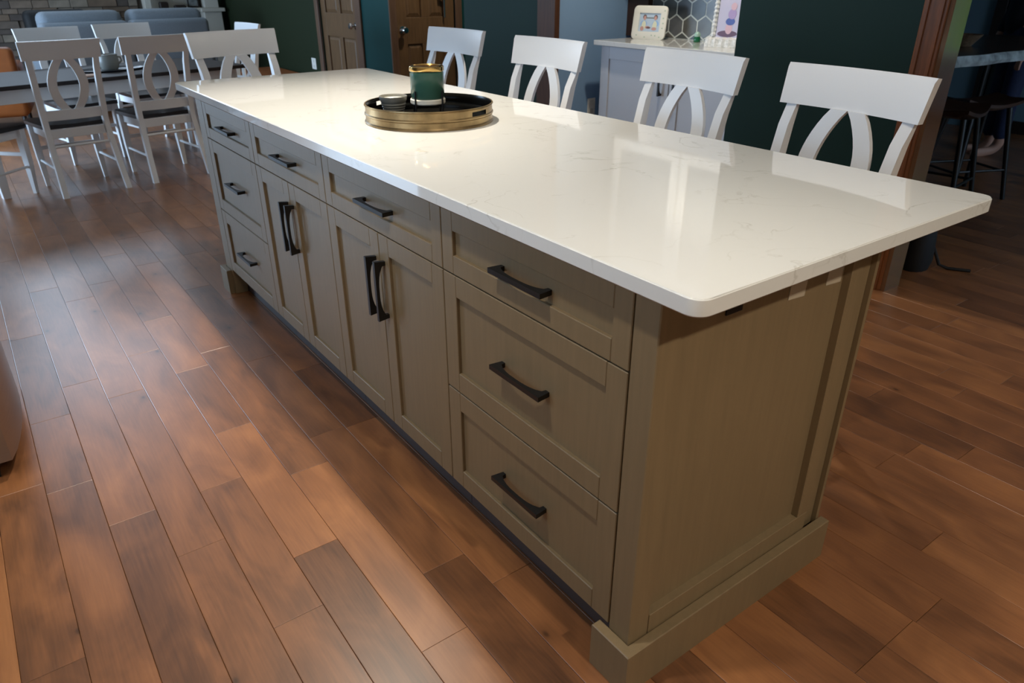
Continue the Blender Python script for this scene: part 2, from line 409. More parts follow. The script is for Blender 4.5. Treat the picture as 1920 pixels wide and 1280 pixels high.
# ---- panelled doors
def panel_door(name, origin, rz, wd, knob_side, label_knob='chrome round door knob'):
    """local: x along width from 0..wd, y=0 front face (front towards -y), z up"""
    e = bpy.data.objects.new(name, None); COL.objects.link(e); e.location = origin; e.rotation_euler = (0, 0, rz); e['kind'] = 'structure'
    bm = B(); hgt = 2.03; st = 0.11; mid = wd/2
    box(bm, 0, st, 0, 0.035, 0, hgt, 0.002); box(bm, wd-st, wd, 0, 0.035, 0, hgt, 0.002); 
    for z0, z1 in ((0.22, 0.76), (0.98, 1.60), (1.70, 1.93)): box(bm, mid-0.04, mid+0.04, 0, 0.035, z0, z1, 0.002)
    for z0, z1 in ((0, 0.22), (0.76, 0.98), (1.60, 1.70), (1.93, 2.03)):
        box(bm, st, wd-st, 0, 0.035, z0, z1, 0.002)
    new('door_frame', bm, DOORW, e)
    for z0, z1 in ((0.22, 0.76), (0.98, 1.60), (1.70, 1.93)):
        for x0, x1 in ((st, mid-0.04), (mid+0.04, wd-st)):
            bm = B(); c = ((x0+x1)/2, 0.02, (z0+z1)/2)
            sweep(bm, [[(x0, 0.03, z0), (x1, 0.03, z0), (x1, 0.03, z1), (x0, 0.03, z1)], [(x0, 0.018, z0), (x1, 0.018, z0), (x1, 0.018, z1), (x0, 0.018, z1)],
                       [(x0+0.035, 0.006, z0+0.035), (x1-0.035, 0.006, z0+0.035), (x1-0.035, 0.006, z1-0.035), (x0+0.035, 0.006, z1-0.035)]])
            new('panel', bm, DOORW, e)
    kx = 0.065 if knob_side == 0 else wd-0.065
    bm = B(); prof = [(0, 0), (0.032, 0), (0.032, 0.008), (0.012, 0.014), (0.012, 0.035), (0.026, 0.045), (0.030, 0.058), (0.024, 0.072), (0, 0.078)]
    lathe(bm, prof, 20); bmesh.ops.transform(bm, matrix=Matrix.Translation((kx, 0, 0.88)) @ Matrix.Rotation(R(90), 4, 'X'), verts=bm.verts[:])
    k = new('knob', bm, CHROME, e, smooth=True); k['label'] = label_knob
    return e
# door 1 lies in plane X=2.5 facing -X : local x runs towards -Y when rz=-90deg
d1 = panel_door('door_1', (2.515, 7.27, 0.01), R(-90), 0.88, 1)
d2 = panel_door('door_2', (2.53, 5.665, 0.01), 0, 0.61, 0)
bm = B(); box(bm, 0.44, 0.50, -0.03, -0.001, 1.12, 1.135, 0.003); box(bm, 0.485, 0.50, -0.035, -0.02, 0.97, 1.13, 0.003)
o = new('door_hook', bm, CHROME, d2); o['label'] = 'chrome over-door hook bar'
def casing(name, pts):
    bm = B()
    for b_ in pts: box(bm, *b_, 0.004)
    return struct(new(name, bm, OAK if False else mat('brown_oak_casing', srgb(98, 74, 58), 0.45, noise=0.2, nscale=5, stretch=(16, 16, 1))))
casing('trim_8', [(2.478, 2.499, 6.27, 6.385, 0, 2.05), (2.478, 2.499, 7.275, 7.36, 0, 2.05), (2.478, 2.499, 6.27, 7.36, 2.05, 2.14)])
casing('trim_9', [(2.46, 2.53, 5.63, 5.649, 0, 2.05), (3.14, 3.21, 5.63, 5.649, 0, 2.05), (2.46, 3.21, 5.63, 5.649, 2.05, 2.12)])

# ================================================================== ISLAND
FX = 0.038            # plane of drawer fronts
CB = 0.684            # back of carcass
S0, S1, S2, S3, S4 = 0.161, 0.770, 1.436, 2.075, 2.676
ZB, Z2, Z1, ZT = 0.118, 0.409, 0.716, 0.866
EX = 0.1015           # end face plane
def shaker(bm, y0, y1, z0, z1, rail=0.052, x=FX, t=0.02, rec=0.009):
    """shaker front lying in plane X=x, facing -X"""
    g = 0.0016
    y0 += g; y1 -= g; z0 += g; z1 -= g
    b_ = 0.0015
    box(bm, x, x+t, y0, y0+rail, z0, z1, b_); box(bm, x, x+t, y1-rail, y1, z0, z1, b_)
    box(bm, x, x+t, y0+rail, y1-rail, z0, z0+rail, b_); box(bm, x, x+t, y0+rail, y1-rail, z1-rail, z1, b_)
def shaker_panel(bm, y0, y1, z0, z1, rail=0.052, x=FX, t=0.02, rec=0.009):
    box(bm, x+rec, x+t-0.002, y0+rail-0.004, y1-rail+0.004, z0+rail-0.004, z1-rail+0.004)
def pull(bm, L_=0.165, proj=0.032, th=0.011):
    """bow pull along local Y, feet at +x=0 plane, projecting to -x"""
    h = L_/2; n = 10
    outer = [(0, -h), (-proj, -h-0.004), (-proj, h+0.004), (0, h)]
    inner = []
    for i in range(n+1):
        a = i/n; y = (h-0.012) - a*(2*h-0.024)
        bow = -proj + 0.009 + 0.012*(abs(2*a-1))**3
        inner.append((bow, y))
    poly = [(0, -h), (-proj, -h-0.004), (-proj, h+0.004), (0, h), (0, h-0.011)] + [(-proj+0.022, h-0.012)] + inner[1:-1] + [(-proj+0.022, -h+0.012), (0, -h+0.011)]
    prism(bm, poly, 'z', -th/2, th/2)
    bmesh.ops.recalc_face_normals(bm, faces=bm.faces[:])
def add_front(kind, parent, y0, y1, z0, z1, handle, hz=None, hy=None, rail=0.052):
    bm = B(); shaker(bm, y0, y1, z0, z1, rail)
    f = new(kind, bm, TAUPE, parent)
    bm = B(); shaker_panel(bm, y0, y1, z0, z1, rail); new('front_panel', bm, TAUPE, f)
    bm = B(); pull(bm)
    if handle == 'v': bmesh.ops.transform(bm, matrix=Matrix.Rotation(R(90), 4, 'X'), verts=bm.verts[:])
    off = FX + (0.0 if handle == 'v' else 0.009)
    hd = new('handle', bm, BLACK, f, (off, hy, hz)); hd['label'] = 'black arched bar pull'
    return f
def carcass(parent, y0, y1):
    bm = B(); t = 0.018; x0 = FX+0.021
    box(bm, x0, CB, y0+0.001, y0+t, ZB, 0.884); box(bm, x0, CB, y1-t, y1-0.001, ZB, 0.884)
    box(bm, x0, CB, y0+t, y1-t, ZB, ZB+t); box(bm, CB-t, CB, y0+t, y1-t, ZB+t, 0.884); box(bm, x0, x0+0.06, y0+t, y1-t, 0.866, 0.884)
    box(bm, FX+0.075, FX+0.09, y0+0.001, y1-0.001, 0.0, ZB)       # toe board behind the recess
    box(bm, FX+0.09, CB, y0+0.001, y0+t, 0, ZB); box(bm, FX+0.09, CB, y1-t, y1-0.001, 0, ZB)
    return new('carcass', bm, TAUPE, parent)
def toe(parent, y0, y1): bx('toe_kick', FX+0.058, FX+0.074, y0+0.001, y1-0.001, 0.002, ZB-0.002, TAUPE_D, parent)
units = [('three_drawer_cabinet', 'taupe three-drawer island cabinet at the near end beside the corner post', 'd3', S0, S1),
         ('two_door_cabinet', 'taupe island cabinet with two doors under one drawer next to nearest drawer stack', 'd2', S1, S2),
         ('two_door_cabinet', 'taupe island cabinet with two doors under one drawer next to farthest drawer stack', 'd2', S2, S3),
         ('three_drawer_cabinet', 'taupe three-drawer island cabinet at the far end towards the dining table', 'd3', S3, S4)]
for nm, lab, kd, y0, y1 in units:
    c = thing(nm, lab, 'cabinet', group='base cabinets of the kitchen island')
    carcass(c, y0, y1); toe(c, y0, y1); ym = (y0+y1)/2
    if kd == 'd3':
        add_front('drawer', c, y0, y1, Z1, ZT, 'h', (Z1+ZT)/2-0.004, ym, 0.045)
        add_front('drawer', c, y0, y1, Z2, Z1, 'h', (Z2+Z1)/2+0.0, ym)
        add_front('drawer', c, y0, y1, ZB, Z2, 'h', (ZB+Z2)/2+0.0, ym)
    else:
        add_front('drawer', c, y0, y1, Z1, ZT, 'h', (Z1+ZT)/2-0.004, ym, 0.045)
        add_front('door', c, y0, ym, ZB, Z1, 'v', Z1-0.155, ym-0.026)
        add_front('door', c, ym, y1, ZB, Z1, 'v', Z1-0.155, ym+0.026)
# finished ends
def end_panel(y, sgn, lab):
    """y: outer face plane; sgn: -1 near end (faces -Y), +1 far end"""
    e = thing('island_end_panel', lab, 'end panel', group='finished ends of the island')
    yi = S0 if sgn < 0 else S4
    a, b_ = min(y, yi), max(y, yi)
    o = bx('corner_post', FX, FX+0.055, a+0.0005, b_-0.0015, 0.0, 0.883, TAUPE, e, 0.002)
    # recessed field + frame
    yo = y; f1 = y - sgn*0.018
    def yb(p, q): return (min(p, q), max(p, q))
    p0, p1 = yb(f1, y - sgn*0.030); bx('panel_field', 0.085, 0.640, p0, p1, 0.16, 0.883, TAUPE, e)
    q0, q1 = yb(y, y - sgn*0.030)
    bx('bottom_rail', 0.0935, 0.632, q0, q1, 0.0, 0.160, TAUPE, e, 0.001)
    bx('stile', 0.594, 0.632, q0, q1, 0.1605, 0.883, TAUPE, e, 0.001)
    bx('back_stile', 0.6385, CB, q0+(0.012 if sgn < 0 else 0), q1-(0 if sgn < 0 else 0.012), 0.0, 0.883, TAUPE, e, 0.001)
    # base moulding, L-shaped
    bm = B(); s = 0.0241
    ya = y + sgn*s
    if sgn < 0: poly = [(FX-s, ya), (0.705, ya), (0.705, y-0.0005), (FX-0.0005, y-0.0005), (FX-0.0005, 0.1849), (FX-s, 0.1849)]
    else: poly = [(FX-s, ya), (FX-s, 2.692), (FX-0.0005, 2.692), (FX-0.0005, y+0.0005), (0.705, y+0.0005), (0.705, ya)]
    prism(bm, poly, 'z', 0, 0.113)
    ed = [ed_ for ed_ in bm.edges if abs(ed_.verts[0].co.z-0.113) < 1e-5 and abs(ed_.verts[1].co.z-0.113) < 1e-5]
    bmesh.ops.bevel(bm, geom=ed, offset=0.002, segments=1, affect='EDGES')
    new('base_moulding', bm, TAUPE, e)
    return e
end_panel(EX, -1, 'taupe finished island end panel and base moulding at the near corner')
end_panel(2.768, 1, 'taupe finished island end panel and base moulding beside the far end stool')
bp_ = thing('island_back_panel', 'taupe back panel of the island below the stool overhang', 'panel')
bx('panel_board', CB+0.001, CB+0.012, EX+0.001, 2.767, 0.0, 0.883, TAUPE, bp_)
bx('back_rail', CB+0.0125, CB+0.019, EX+0.03, 2.74, 0.0, 0.10, TAUPE, bp_)
# mounting hardware under the overhang at the near end
bm = B(); box(bm, -0.022, 0.022, -0.004, 0, -0.095, 0, 0.001); box(bm, -0.022, 0.022, -0.080, -0.004, -0.005, 0, 0.001)
bk = new('support_bracket', bm, mat('dark_steel', srgb(40, 40, 44), 0.5, 0.6), None, (0.245, EX+0.0178, 0.8838))
tag(bk, 'small dark steel bracket under the near countertop corner', 'bracket')
for xx, lab in ((0.437, 'clear hardware sticker on island end panel closer to the front corner'), (0.560, 'clear hardware sticker on island end panel closer to the back stile')):
    bm = B(); box(bm, -0.026, 0.026, -0.0012, 0, -0.016, 0.016)
    s = new('sticker', bm, mat('clear_sticker', srgb(178, 166, 146), 0.2), None, (xx, EX+0.0175, 0.784)); s.rotation_euler = (0, R(4), 0)
    tag(s, lab, 'sticker', 'stickers under the countertop')

# worktop with rounded corners and eased edges
bm = B(); LX, LY = 0.9104, 2.9246; rc = 0.028; poly = []
for cx, cy, a0 in ((LX-rc, LY-rc, 0), (rc, LY-rc, 90), (rc, rc, 180), (LX-rc, rc, 270)):
    for k in range(7):
        a = R(a0+15*k); poly.append((cx+rc*math.cos(a), cy+rc*math.sin(a)))
prism(bm, poly, 'z', 0.8842, 0.914)
ed = [e_ for e_ in bm.edges if abs(e_.verts[0].co.z-e_.verts[1].co.z) < 1e-6]
bmesh.ops.bevel(bm, geom=ed, offset=0.0025, segments=3, affect='EDGES')
for f_ in bm.faces: f_.smooth = True
o = new('countertop', bm, QUARTZ)
wn = o.modifiers.new('weighted_normals', 'WEIGHTED_NORMAL'); wn.weight = 100
tag(o, 'long glossy white quartz island countertop with faint grey veins', 'countertop')

# ---- tray, candle, bowl
TX, TY, TZ = 0.423, 1.467, 0.9142
def bronze():
    M = mat('aged_galvanised_bronze', srgb(150, 128, 92), 0.36, 0.85, noise=0.45, nscale=14, bump=0.1)
    return M
tr = thing('round_tray', 'round aged bronze metal tray with black inside on the island', 'tray', (TX, TY, TZ))
# wall with two cut hand holes
bm = B(); seg = 72; r_ = 0.198
prof = [(r_+0.003, 0.0), (r_+0.004, 0.004), (r_, 0.008), (r_, 0.022), (r_+0.003, 0.025), (r_+0.003, 0.029), (r_, 0.032), (r_, 0.045), (r_, 0.050), (r_+0.003, 0.0525), (r_+0.002, 0.0555), (r_-0.002, 0.0555)]
def shell(bm, prof):
    rings = [[bm.verts.new((r*math.cos(2*PI*k/seg), r*math.sin(2*PI*k/seg), z)) for k in range(seg)] for r, z in prof]
    for j, (a, b_) in enumerate(zip(rings, rings[1:])):
        for k in range(seg):
            aa = 360.0*(k+0.5)/seg
            d = min(abs((aa-108+180) % 360-180), abs((aa-288+180) % 360-180))
            zm = (prof[j][1]+prof[j+1][1])/2
            if d < 10.1 and 0.031 < zm < 0.046: continue
            bm.faces.new((a[k], a[(k+1) % seg], b_[(k+1) % seg], b_[k]))
shell(bm, prof)
new('tray_wall', bm, bronze(), tr, smooth=True)
bm = B(); prof_i = [(r_-0.002, 0.0555), (r_-0.003, 0.050), (r_-0.003, 0.045), (r_-0.003, 0.032), (r_-0.001, 0.029), (r_-0.001, 0.025), (r_-0.003, 0.022), (r_-0.003, 0.006)]
shell(bm, prof_i)
new('tray_lining', bm, mat('black_tray_enamel', srgb(20, 19, 17), 0.25, 0.3), tr, smooth=True)
bm = B(); lathe(bm, [(0, 0.0), (r_+0.003, 0.0), (r_+0.001, 0.006), (0, 0.006)], 72)
new('tray_base', bm, mat('black_tray_enamel', srgb(20, 19, 17), 0.25, 0.3), tr, smooth=True)
SX, SY = 0.458, 1.533; SZ = TZ+0.0065
st = thing('candle_stand', 'black wire candle stand holding a white marble disc', 'candle stand', (SX, SY, SZ))
bm = B(); lathe(bm, [(0, 0.034), (0.054, 0.034), (0.0565, 0.037), (0.0565, 0.047), (0.054, 0.050), (0, 0.050)], 40)
new('marble_disc', bm, mat('white_marble_disc', srgb(228, 222, 206), 0.3, noise=0.06, nscale=30), st, smooth=True)
for k in range(4):
    a = R(20+90*k); bm = B(); x, y = 0.0605*math.cos(a), 0.0605*math.sin(a)
    tube(bm, [(x, y, 0.0), (x, y, 0.076)], 0.003, 8); new('upright', bm, BLACK, st, smooth=True)
bm = B(); tube(bm, [(-0.058*math.cos(R(20)), -0.058*math.sin(R(20)), 0.0305), (0.058*math.cos(R(20)), 0.058*math.sin(R(20)), 0.0305)], 0.0028, 6)
tube(bm, [(-0.058*math.cos(R(110)), -0.058*math.sin(R(110)), 0.0305), (0.058*math.cos(R(110)), 0.058*math.sin(R(110)), 0.0305)], 0.0028, 6)
new('cross_wires', bm, BLACK, st, smooth=True)
cd = thing('candle_jar', 'dusty green glass candle jar with a gold lid on the stand', 'candle', (SX, SY, SZ+0.0505))
bm = B(); lathe(bm, [(0, 0), (0.050, 0), (0.0535, 0.005), (0.0535, 0.078), (0.0515, 0.080), (0.0515, 0.082), (0, 0.082)], 44)
new('jar_body', bm, mat('dusty_green_glass', srgb(64, 104, 88), 0.22), cd, smooth=True)
bm = B(); lathe(bm, [(0, 0.0825), (0.0545, 0.0825), (0.055, 0.084), (0.055, 0.095), (0.053, 0.0975), (0.046, 0.0985), (0.044, 0.0965), (0, 0.0965)], 44)
o = new('lid', bm, mat('polished_gold', srgb(214, 178, 110), 0.12, 1.0), cd, smooth=True); o['label'] = 'shiny gold metal lid'
bw = thing('ribbed_bowl', 'small ribbed grey ceramic bowl of pale wax beside the green candle', 'bowl', (0.368, 1.600, TZ+0.0065))
bm = B(); pr = [(0, 0.0), (0.034, 0.0)]
for k in range(4):
    z = 0.004+0.008*k; rr = 0.036+0.0028*k
    pr += [(rr, z), (rr+0.0035, z+0.003), (rr+0.0035, z+0.005), (rr+0.0005, z+0.0075)]
pr += [(0.047, 0.037), (0.0525, 0.046), (0.0535, 0.056), (0.052, 0.057), (0.0505, 0.055), (0.048, 0.046), (0, 0.046)]
pr = [(q[0]*0.84, q[1]) for q in pr]; lathe(bm, pr, 40); new('bowl_body', bm, mat('grey_ceramic', srgb(120, 118, 110), 0.35), bw, smooth=True)
bm = B(); lathe(bm, [(0, 0.0465), (0.0400, 0.0465), (0.039, 0.049), (0, 0.050)], 40)
new('wax', bm, mat('pale_wax', srgb(226, 222, 206), 0.3), bw, smooth=True)

# ================================================================== CHAIRS
def chair_meshes(seat_z, top_z, stool):
    """local frame: sitter faces +x, y to sitter's left; returns list of (name, bm, mat, smooth)"""
    P_ = []
    cb = top_z-0.114
    lo_rail = cb-0.31
    # crest rail
    bm = B(); n = 12; secs = []
    for i in range(n+1):
        s = -1+2*i/n
        def sec(wd, xo, z, th):
            y = s*wd/2; x = xo+0.026*s*s
            return (x, y, z)
        wt, wb = 0.471, 0.455
        xb, xt = -0.090, -0.114
        th = 0.022
        fb = (xb+0.026*s*s, s*wb/2, cb); ft = (xt+0.002+0.026*s*s, s*(wt-0.004)/2, top_z-0.012); ft2 = (xt-0.006+0.026*s*s, s*wt/2, top_z)
        bt = (xt-th+0.026*s*s, s*wt/2, top_z-0.002); bb = (xb-th+0.026*s*s, s*wb/2, cb)
        secs.append([fb, ft, ft2, bt, bb])
    sweep(bm, secs); P_.append(('crest_rail', bm, WHITE, True))
    # rear legs + posts
    for sg in (1, -1):
        bm = B(); prof = []
        pts = [(-0.100, 0.200, 0.0, 0.032, 0.034), (-0.050, 0.190, seat_z*0.5, 0.036, 0.034), (-0.012, 0.182, seat_z-0.05, 0.040, 0.034), (-0.010, 0.182, seat_z+0.02, 0.040, 0.034),
               (-0.034, 0.186, seat_z+(cb-seat_z)*0.45, 0.034, 0.036), (-0.064, 0.190, cb-0.06, 0.026, 0.036), (-0.086, 0.193, cb-0.002, 0.014, 0.036), (-0.094, 0.193, cb+0.03, 0.006, 0.034)]
        if stool: pts[0] = (-0.034, 0.178, 0.0, 0.032, 0.034); pts[1] = (-0.022, 0.180, seat_z*0.5, 0.036, 0.034)
        for x, y, z, dx, dy in pts:
            prof.append([(x-dx/2, sg*y-dy/2, z), (x+dx/2, sg*y-dy/2, z), (x+dx/2, sg*y+dy/2, z), (x-dx/2, sg*y+dy/2, z)])
        sweep(bm, prof); P_.append(('rear_leg', bm, WHITE, True))
    # two bowed splat slats
    for sg in (1, -1):
        bm = B(); secs = []
        for i in range(15):
            t = i/14; z = lo_rail-0.01 + (cb+0.012-lo_rail)*t
            y = sg*(0.028+0.064*math.sin(PI*min(1, max(0, t)))**0.85)
            x = -0.016-0.074*t-0.006*math.sin(PI*t); th = 0.013; wd = 0.054
            secs.append([(x-th/2, y-wd/2, z), (x+th/2, y-wd/2, z), (x+th/2, y+wd/2, z), (x-th/2, y+wd/2, z)])
        sweep(bm, secs); P_.append(('splat_slat', bm, WHITE, True))
    bm = B(); secs = []
    for i in range(9):
        s = -1+2*i/8; x = -0.012-0.016*(1-s*s)
        secs.append([(x-0.010, s*0.166, lo_rail-0.062), (x+0.010, s*0.166, lo_rail-0.062), (x+0.010, s*0.166, lo_rail), (x-0.010, s*0.166, lo_rail)])
    sweep(bm, secs); P_.append(('lower_back_rail', bm, WHITE, True))
    # seat
    bm = B(); secs = []
    for i in range(11):
        t = i/10; x = 0.012+0.405*t; hw = 0.188+0.036*t**0.7 if t < 0.93 else 0.205
        zc = seat_z
        secs.append([(x, -hw, zc-0.028), (x, hw, zc-0.028), (x, hw, zc-0.004), (x, hw-0.02, zc), (x, 0, zc-0.006), (x, -hw+0.02, zc), (x, -hw, zc-0.004)])
    sweep(bm, secs); P_.append(('seat', bm, SEATW, True))
    # apron
    for nm, b_ in (('rear_apron', (-0.020, 0.0, -0.163, 0.163, seat_z-0.085, seat_z-0.029)), ('front_apron', (0.350, 0.372, -0.170, 0.170, seat_z-0.085, seat_z-0.029)),
                   ('side_apron', (0.009, 0.345, 0.168, 0.188, seat_z-0.085, seat_z-0.029)), ('side_apron', (0.009, 0.345, -0.188, -0.168, seat_z-0.085, seat_z-0.029))):
        bm = B(); box(bm, *b_, 0.002); P_.append((nm, bm, WHITE, False))
    # front legs
    for sg in (1, -1):
        bm = B(); secs = []
        for x, y, z, d in ((0.352, 0.192, 0.0, 0.024), (0.364, 0.190, seat_z*0.45, 0.040), (0.366, 0.190, seat_z-0.0285, 0.044)):
            secs.append([(x-d/2, sg*y-d/2, z), (x+d/2, sg*y-d/2, z), (x+d/2, sg*y+d/2, z), (x-d/2, sg*y+d/2, z)])
        sweep(bm, secs); P_.append(('front_leg', bm, WHITE, False))
    # stretchers
    zs = 0.20 if stool else 0.18
    for sg in (1, -1):
        bm = B(); tube(bm, [(-0.03 if stool else -0.06, sg*(0.18 if stool else 0.192), zs), (0.345, sg*0.190, zs)], 0.009, 8); P_.append(('side_stretcher', bm, WHITE, True))
    zs2 = 0.20 if stool else 0.26
    bm = B(); box(bm, 0.350, 0.366, -0.172, 0.172, zs2-0.012, zs2+0.012, 0.003); P_.append(('front_stretcher', bm, WHITE, False))
    bm = B(); tube(bm, [(-0.026 if stool else -0.036, 0.168, zs+0.14), (-0.026 if stool else -0.036, -0.168, zs+0.14)], 0.009, 8); P_.append(('rear_stretcher', bm, WHITE, True))
    return P_
def make_chair(name, label, cat, group, seat_z, top_z, stool, loc, rz):
    e = thing(name, label, cat, loc, rz, group)
    for nm, bm, m_, sm in chair_meshes(seat_z, top_z, stool):
        bmesh.ops.recalc_face_normals(bm, faces=bm.faces[:]); new(nm, bm, m_, e, smooth=sm)
    return e
def copy_tree(root, label, loc, rz):
    r = root.copy(); COL.objects.link(r); r['label'] = label; r.location = loc; r.rotation_euler = (0, 0, rz)
    for ch in list(root.children):
        if ch.parent is root:
            c = ch.copy(); COL.objects.link(c); c.parent = r
            for g in list(ch.children):
                d = g.copy(); COL.objects.link(d); d.parent = c
    return r
def fwd(deg): return math.cos(R(deg)), math.sin(R(deg))
stools = [(1.261, 0.574, 174, 'white counter stool with dark seat, nearest the camera on the green wall side'),
          (1.287, 1.195, 176, 'white counter stool with dark seat, second from the camera, before the grey bar cabinet'),
          (1.282, 1.982, 179.5, 'white counter stool with dark seat, third from the camera, before the blue wall'),
          (1.307, 2.758, 183, 'white counter stool with dark seat, last on the long side, before the brown door'),
          (0.401, 3.284, -78, 'white counter stool with dark seat at the far short end of the island')]
s0 = None
for x, y, a, lab in stools:
    fx, fy = fwd(a); off = 0.066
    loc = (x+fx*off, y+fy*off, 0)
    if s0 is None: s0 = make_chair('counter_stool', lab, 'stool', 'white counter stools around the island', 0.625, 1.086, True, loc, R(a))
    else: copy_tree(s0, lab, loc, R(a))
dch = [(-0.185, 5.12, 98, 'white dining chair with dark seat on the near side of the table, left one'),
       (0.395, 5.20, 98, 'white dining chair on the near side of the table, closer to the island'),
       (-0.06, 6.42, -77, 'white dining chair on the sofa side of the table, left one'),
       (0.52, 6.66, -77, 'white dining chair on the sofa side of the table, right of the grey crock'),
       (1.27, 6.12, 186, 'white dining chair at the table end towards the green wall'),
       (-0.90, 5.16, 45, 'white dining chair with dark seat cut off by the left picture edge')]
c0 = None
for x, y, a, lab in dch:
    if c0 is None: c0 = make_chair('dining_chair', lab, 'chair', 'white dining chairs around the table', 0.455, 0.970, False, (x, y, 0), R(a))
    else: copy_tree(c0, lab, (x, y, 0), R(a))

# ---- dining table
TA = R(13); ux, uy = math.cos(TA), math.sin(TA)
tl, tw = 1.95, 0.88
fr = Vector((1.12, 5.53, 0)); ctr = fr - Vector((ux, uy, 0))*tl/2 + Vector((-uy, ux, 0))*tw/2
dt = thing('dining_table', 'dining table with dark walnut top and white apron and legs', 'table', (ctr.x, ctr.y, 0), TA)
TT = 0.705
bm = B(); box(bm, -tl/2, tl/2, -tw/2, tw/2, TT-0.026, TT, 0.004, 2); new('tabletop', bm, TABLEW, dt)
for b_ in ((-tl/2+0.06, tl/2-0.06, -tw/2+0.05, -tw/2+0.072, TT-0.115, TT-0.027), (-tl/2+0.06, tl/2-0.06, tw/2-0.072, tw/2-0.05, TT-0.115, TT-0.027),
           (-tl/2+0.05, -tl/2+0.072, -tw/2+0.075, tw/2-0.075, TT-0.115, TT-0.027), (tl/2-0.072, tl/2-0.05, -tw/2+0.075, tw/2-0.075, TT-0.115, TT-0.027)):
    bm = B(); box(bm, *b_, 0.002); new('apron', bm, WHITE, dt)
for sx in (-1, 1):
    for sy in (-1, 1):
        bm = B(); secs = []; cx, cy = sx*(tl/2-0.12), sy*(tw/2-0.12)
        for z, d in ((0, 0.045), (0.45, 0.07), (TT-0.027, 0.075)):
            secs.append([(cx-d/2, cy-d/2, z), (cx+d/2, cy-d/2, z), (cx+d/2, cy+d/2, z), (cx-d/2, cy+d/2, z)])
        sweep(bm, secs); new('leg', bm, WHITE, dt)
def on_table(px, py): return px, py
# things on the table
pt = thing('serving_tray', 'flat dark oval tray under the grey crock on the dining table', 'tray', (0.20, 5.72, TT+0.0005), TA)
bm = B(); lathe(bm, [(0, 0), (0.17, 0), (0.185, 0.012), (0.180, 0.013), (0.167, 0.004), (0, 0.004)], 36); bmesh.ops.scale(bm, vec=(1.25, 0.8, 1), verts=bm.verts[:])
new('tray_dish', bm, mat('dark_slate_tray', srgb(52, 56, 62), 0.3), pt, smooth=True)
ck = thing('crock', 'grey glazed crock with side handle on the dining table tray', 'crock', (0.19, 5.74, TT+0.005), TA)
bm = B(); lathe(bm, [(0, 0), (0.05, 0), (0.062, 0.015), (0.068, 0.06), (0.064, 0.095), (0.066, 0.105), (0.062, 0.106), (0.058, 0.10), (0.058, 0.02), (0, 0.015)], 32)
new('crock_body', bm, mat('grey_glaze', srgb(140, 140, 134), 0.25), ck, smooth=True)
bm = B(); tube(bm, [(0.062, 0, 0.085), (0.088, 0, 0.08), (0.092, 0, 0.055), (0.066, 0, 0.035)], 0.007, 8); new('handle', bm, mat('grey_glaze', srgb(140, 140, 134), 0.25), ck, smooth=True)
bm = B(); box(bm, -0.06, 0.06, -0.045, 0.045, 0, 0.012, 0.003)
o = new('coaster_stack', bm, mat('pale_pink_cork', srgb(214, 180, 160), 0.8), None, (0.00, 5.40, TT+0.0005)); o.rotation_euler = (0, 0, TA)
tag(o, 'small pale pink coaster near the dining table edge', 'coaster')

# ================================================================== LIVING AREA
BLUEG = mat('grey_blue_upholstery', srgb(126, 134, 142), 0.9, noise=0.12, nscale=120, bump=0.25)
so = thing('sofa', 'grey blue fabric two-seat sofa seen from behind', 'sofa', (0.94, 8.75, 0), R(7))
def soft(bm, x0, x1, y0, y1, z0, z1, b_=0.05): box(bm, x0, x1, y0, y1, z0, z1, b_, 4)
for sx in (-1, 1):
    a, b_ = (0.012, 0.865) if sx > 0 else (-0.865, -0.012)
    bm = B(); soft(bm, a, b_, 0, 0.20, 0.10, 0.90, 0.05); new('backrest', bm, BLUEG, so, smooth=True)
    bm = B(); soft(bm, a+0.03, b_-0.02, 0.10, 0.36, 0.50, 1.00, 0.075); new('back_cushion', bm, BLUEG, so, smooth=True)
    bm = B(); soft(bm, a+0.02, b_-0.02, 0.205, 0.90, 0.32, 0.49, 0.05); new('seat_cushion', bm, BLUEG, so, smooth=True)
    aa, bb = (0.87, 1.06) if sx > 0 else (-1.06, -0.87)
    if sx < 0: aa, bb = -0.90, -0.868
    else: aa, bb = 0.868, 0.90
    bm = B(); soft(bm, aa, bb, 0.02, 0.92, 0.08, 0.62, 0.012); new('arm', bm, BLUEG, so, smooth=True)
bm = B(); box(bm, -0.86, 0.86, 0.202, 0.88, 0.08, 0.315, 0.01); new('base', bm, BLUEG, so)
for x in (-0.8, 0.8):
    for y in (0.06, 0.82):
        bm = B(); tube(bm, [(x, y, 0), (x, y, 0.10)], [0.018, 0.024], 10); new('foot', bm, SEATW, so, smooth=True)
# black armchair near the fireplace
BLK = mat('black_leather', srgb(10, 10, 11), 0.7)
ac = thing('armchair', 'black leather armchair in front of the stone wall behind the sofa', 'armchair', (0.40, 10.02, 0), R(4))
bm = B(); soft(bm, -0.34, 0.34, 0, 0.18, 0.12, 0.98, 0.07); new('backrest', bm, BLK, ac, smooth=True)
bm = B(); soft(bm, -0.24, 0.24, 0.185, 0.66, 0.14, 0.44, 0.05); new('seat_cushion', bm, BLK, ac, smooth=True)
for sx in (-1, 1):
    bm = B(); soft(bm, sx*0.29-0.045, sx*0.29+0.045, 0.185, 0.66, 0.12, 0.60, 0.035); new('arm', bm, BLK, ac, smooth=True)
for x in (-0.27, 0.27):
    for y in (0.06, 0.60):
        bm = B(); tube(bm, [(x, y, 0), (x, y, 0.15)], 0.02, 8); new('foot', bm, BLACK, ac, smooth=True)
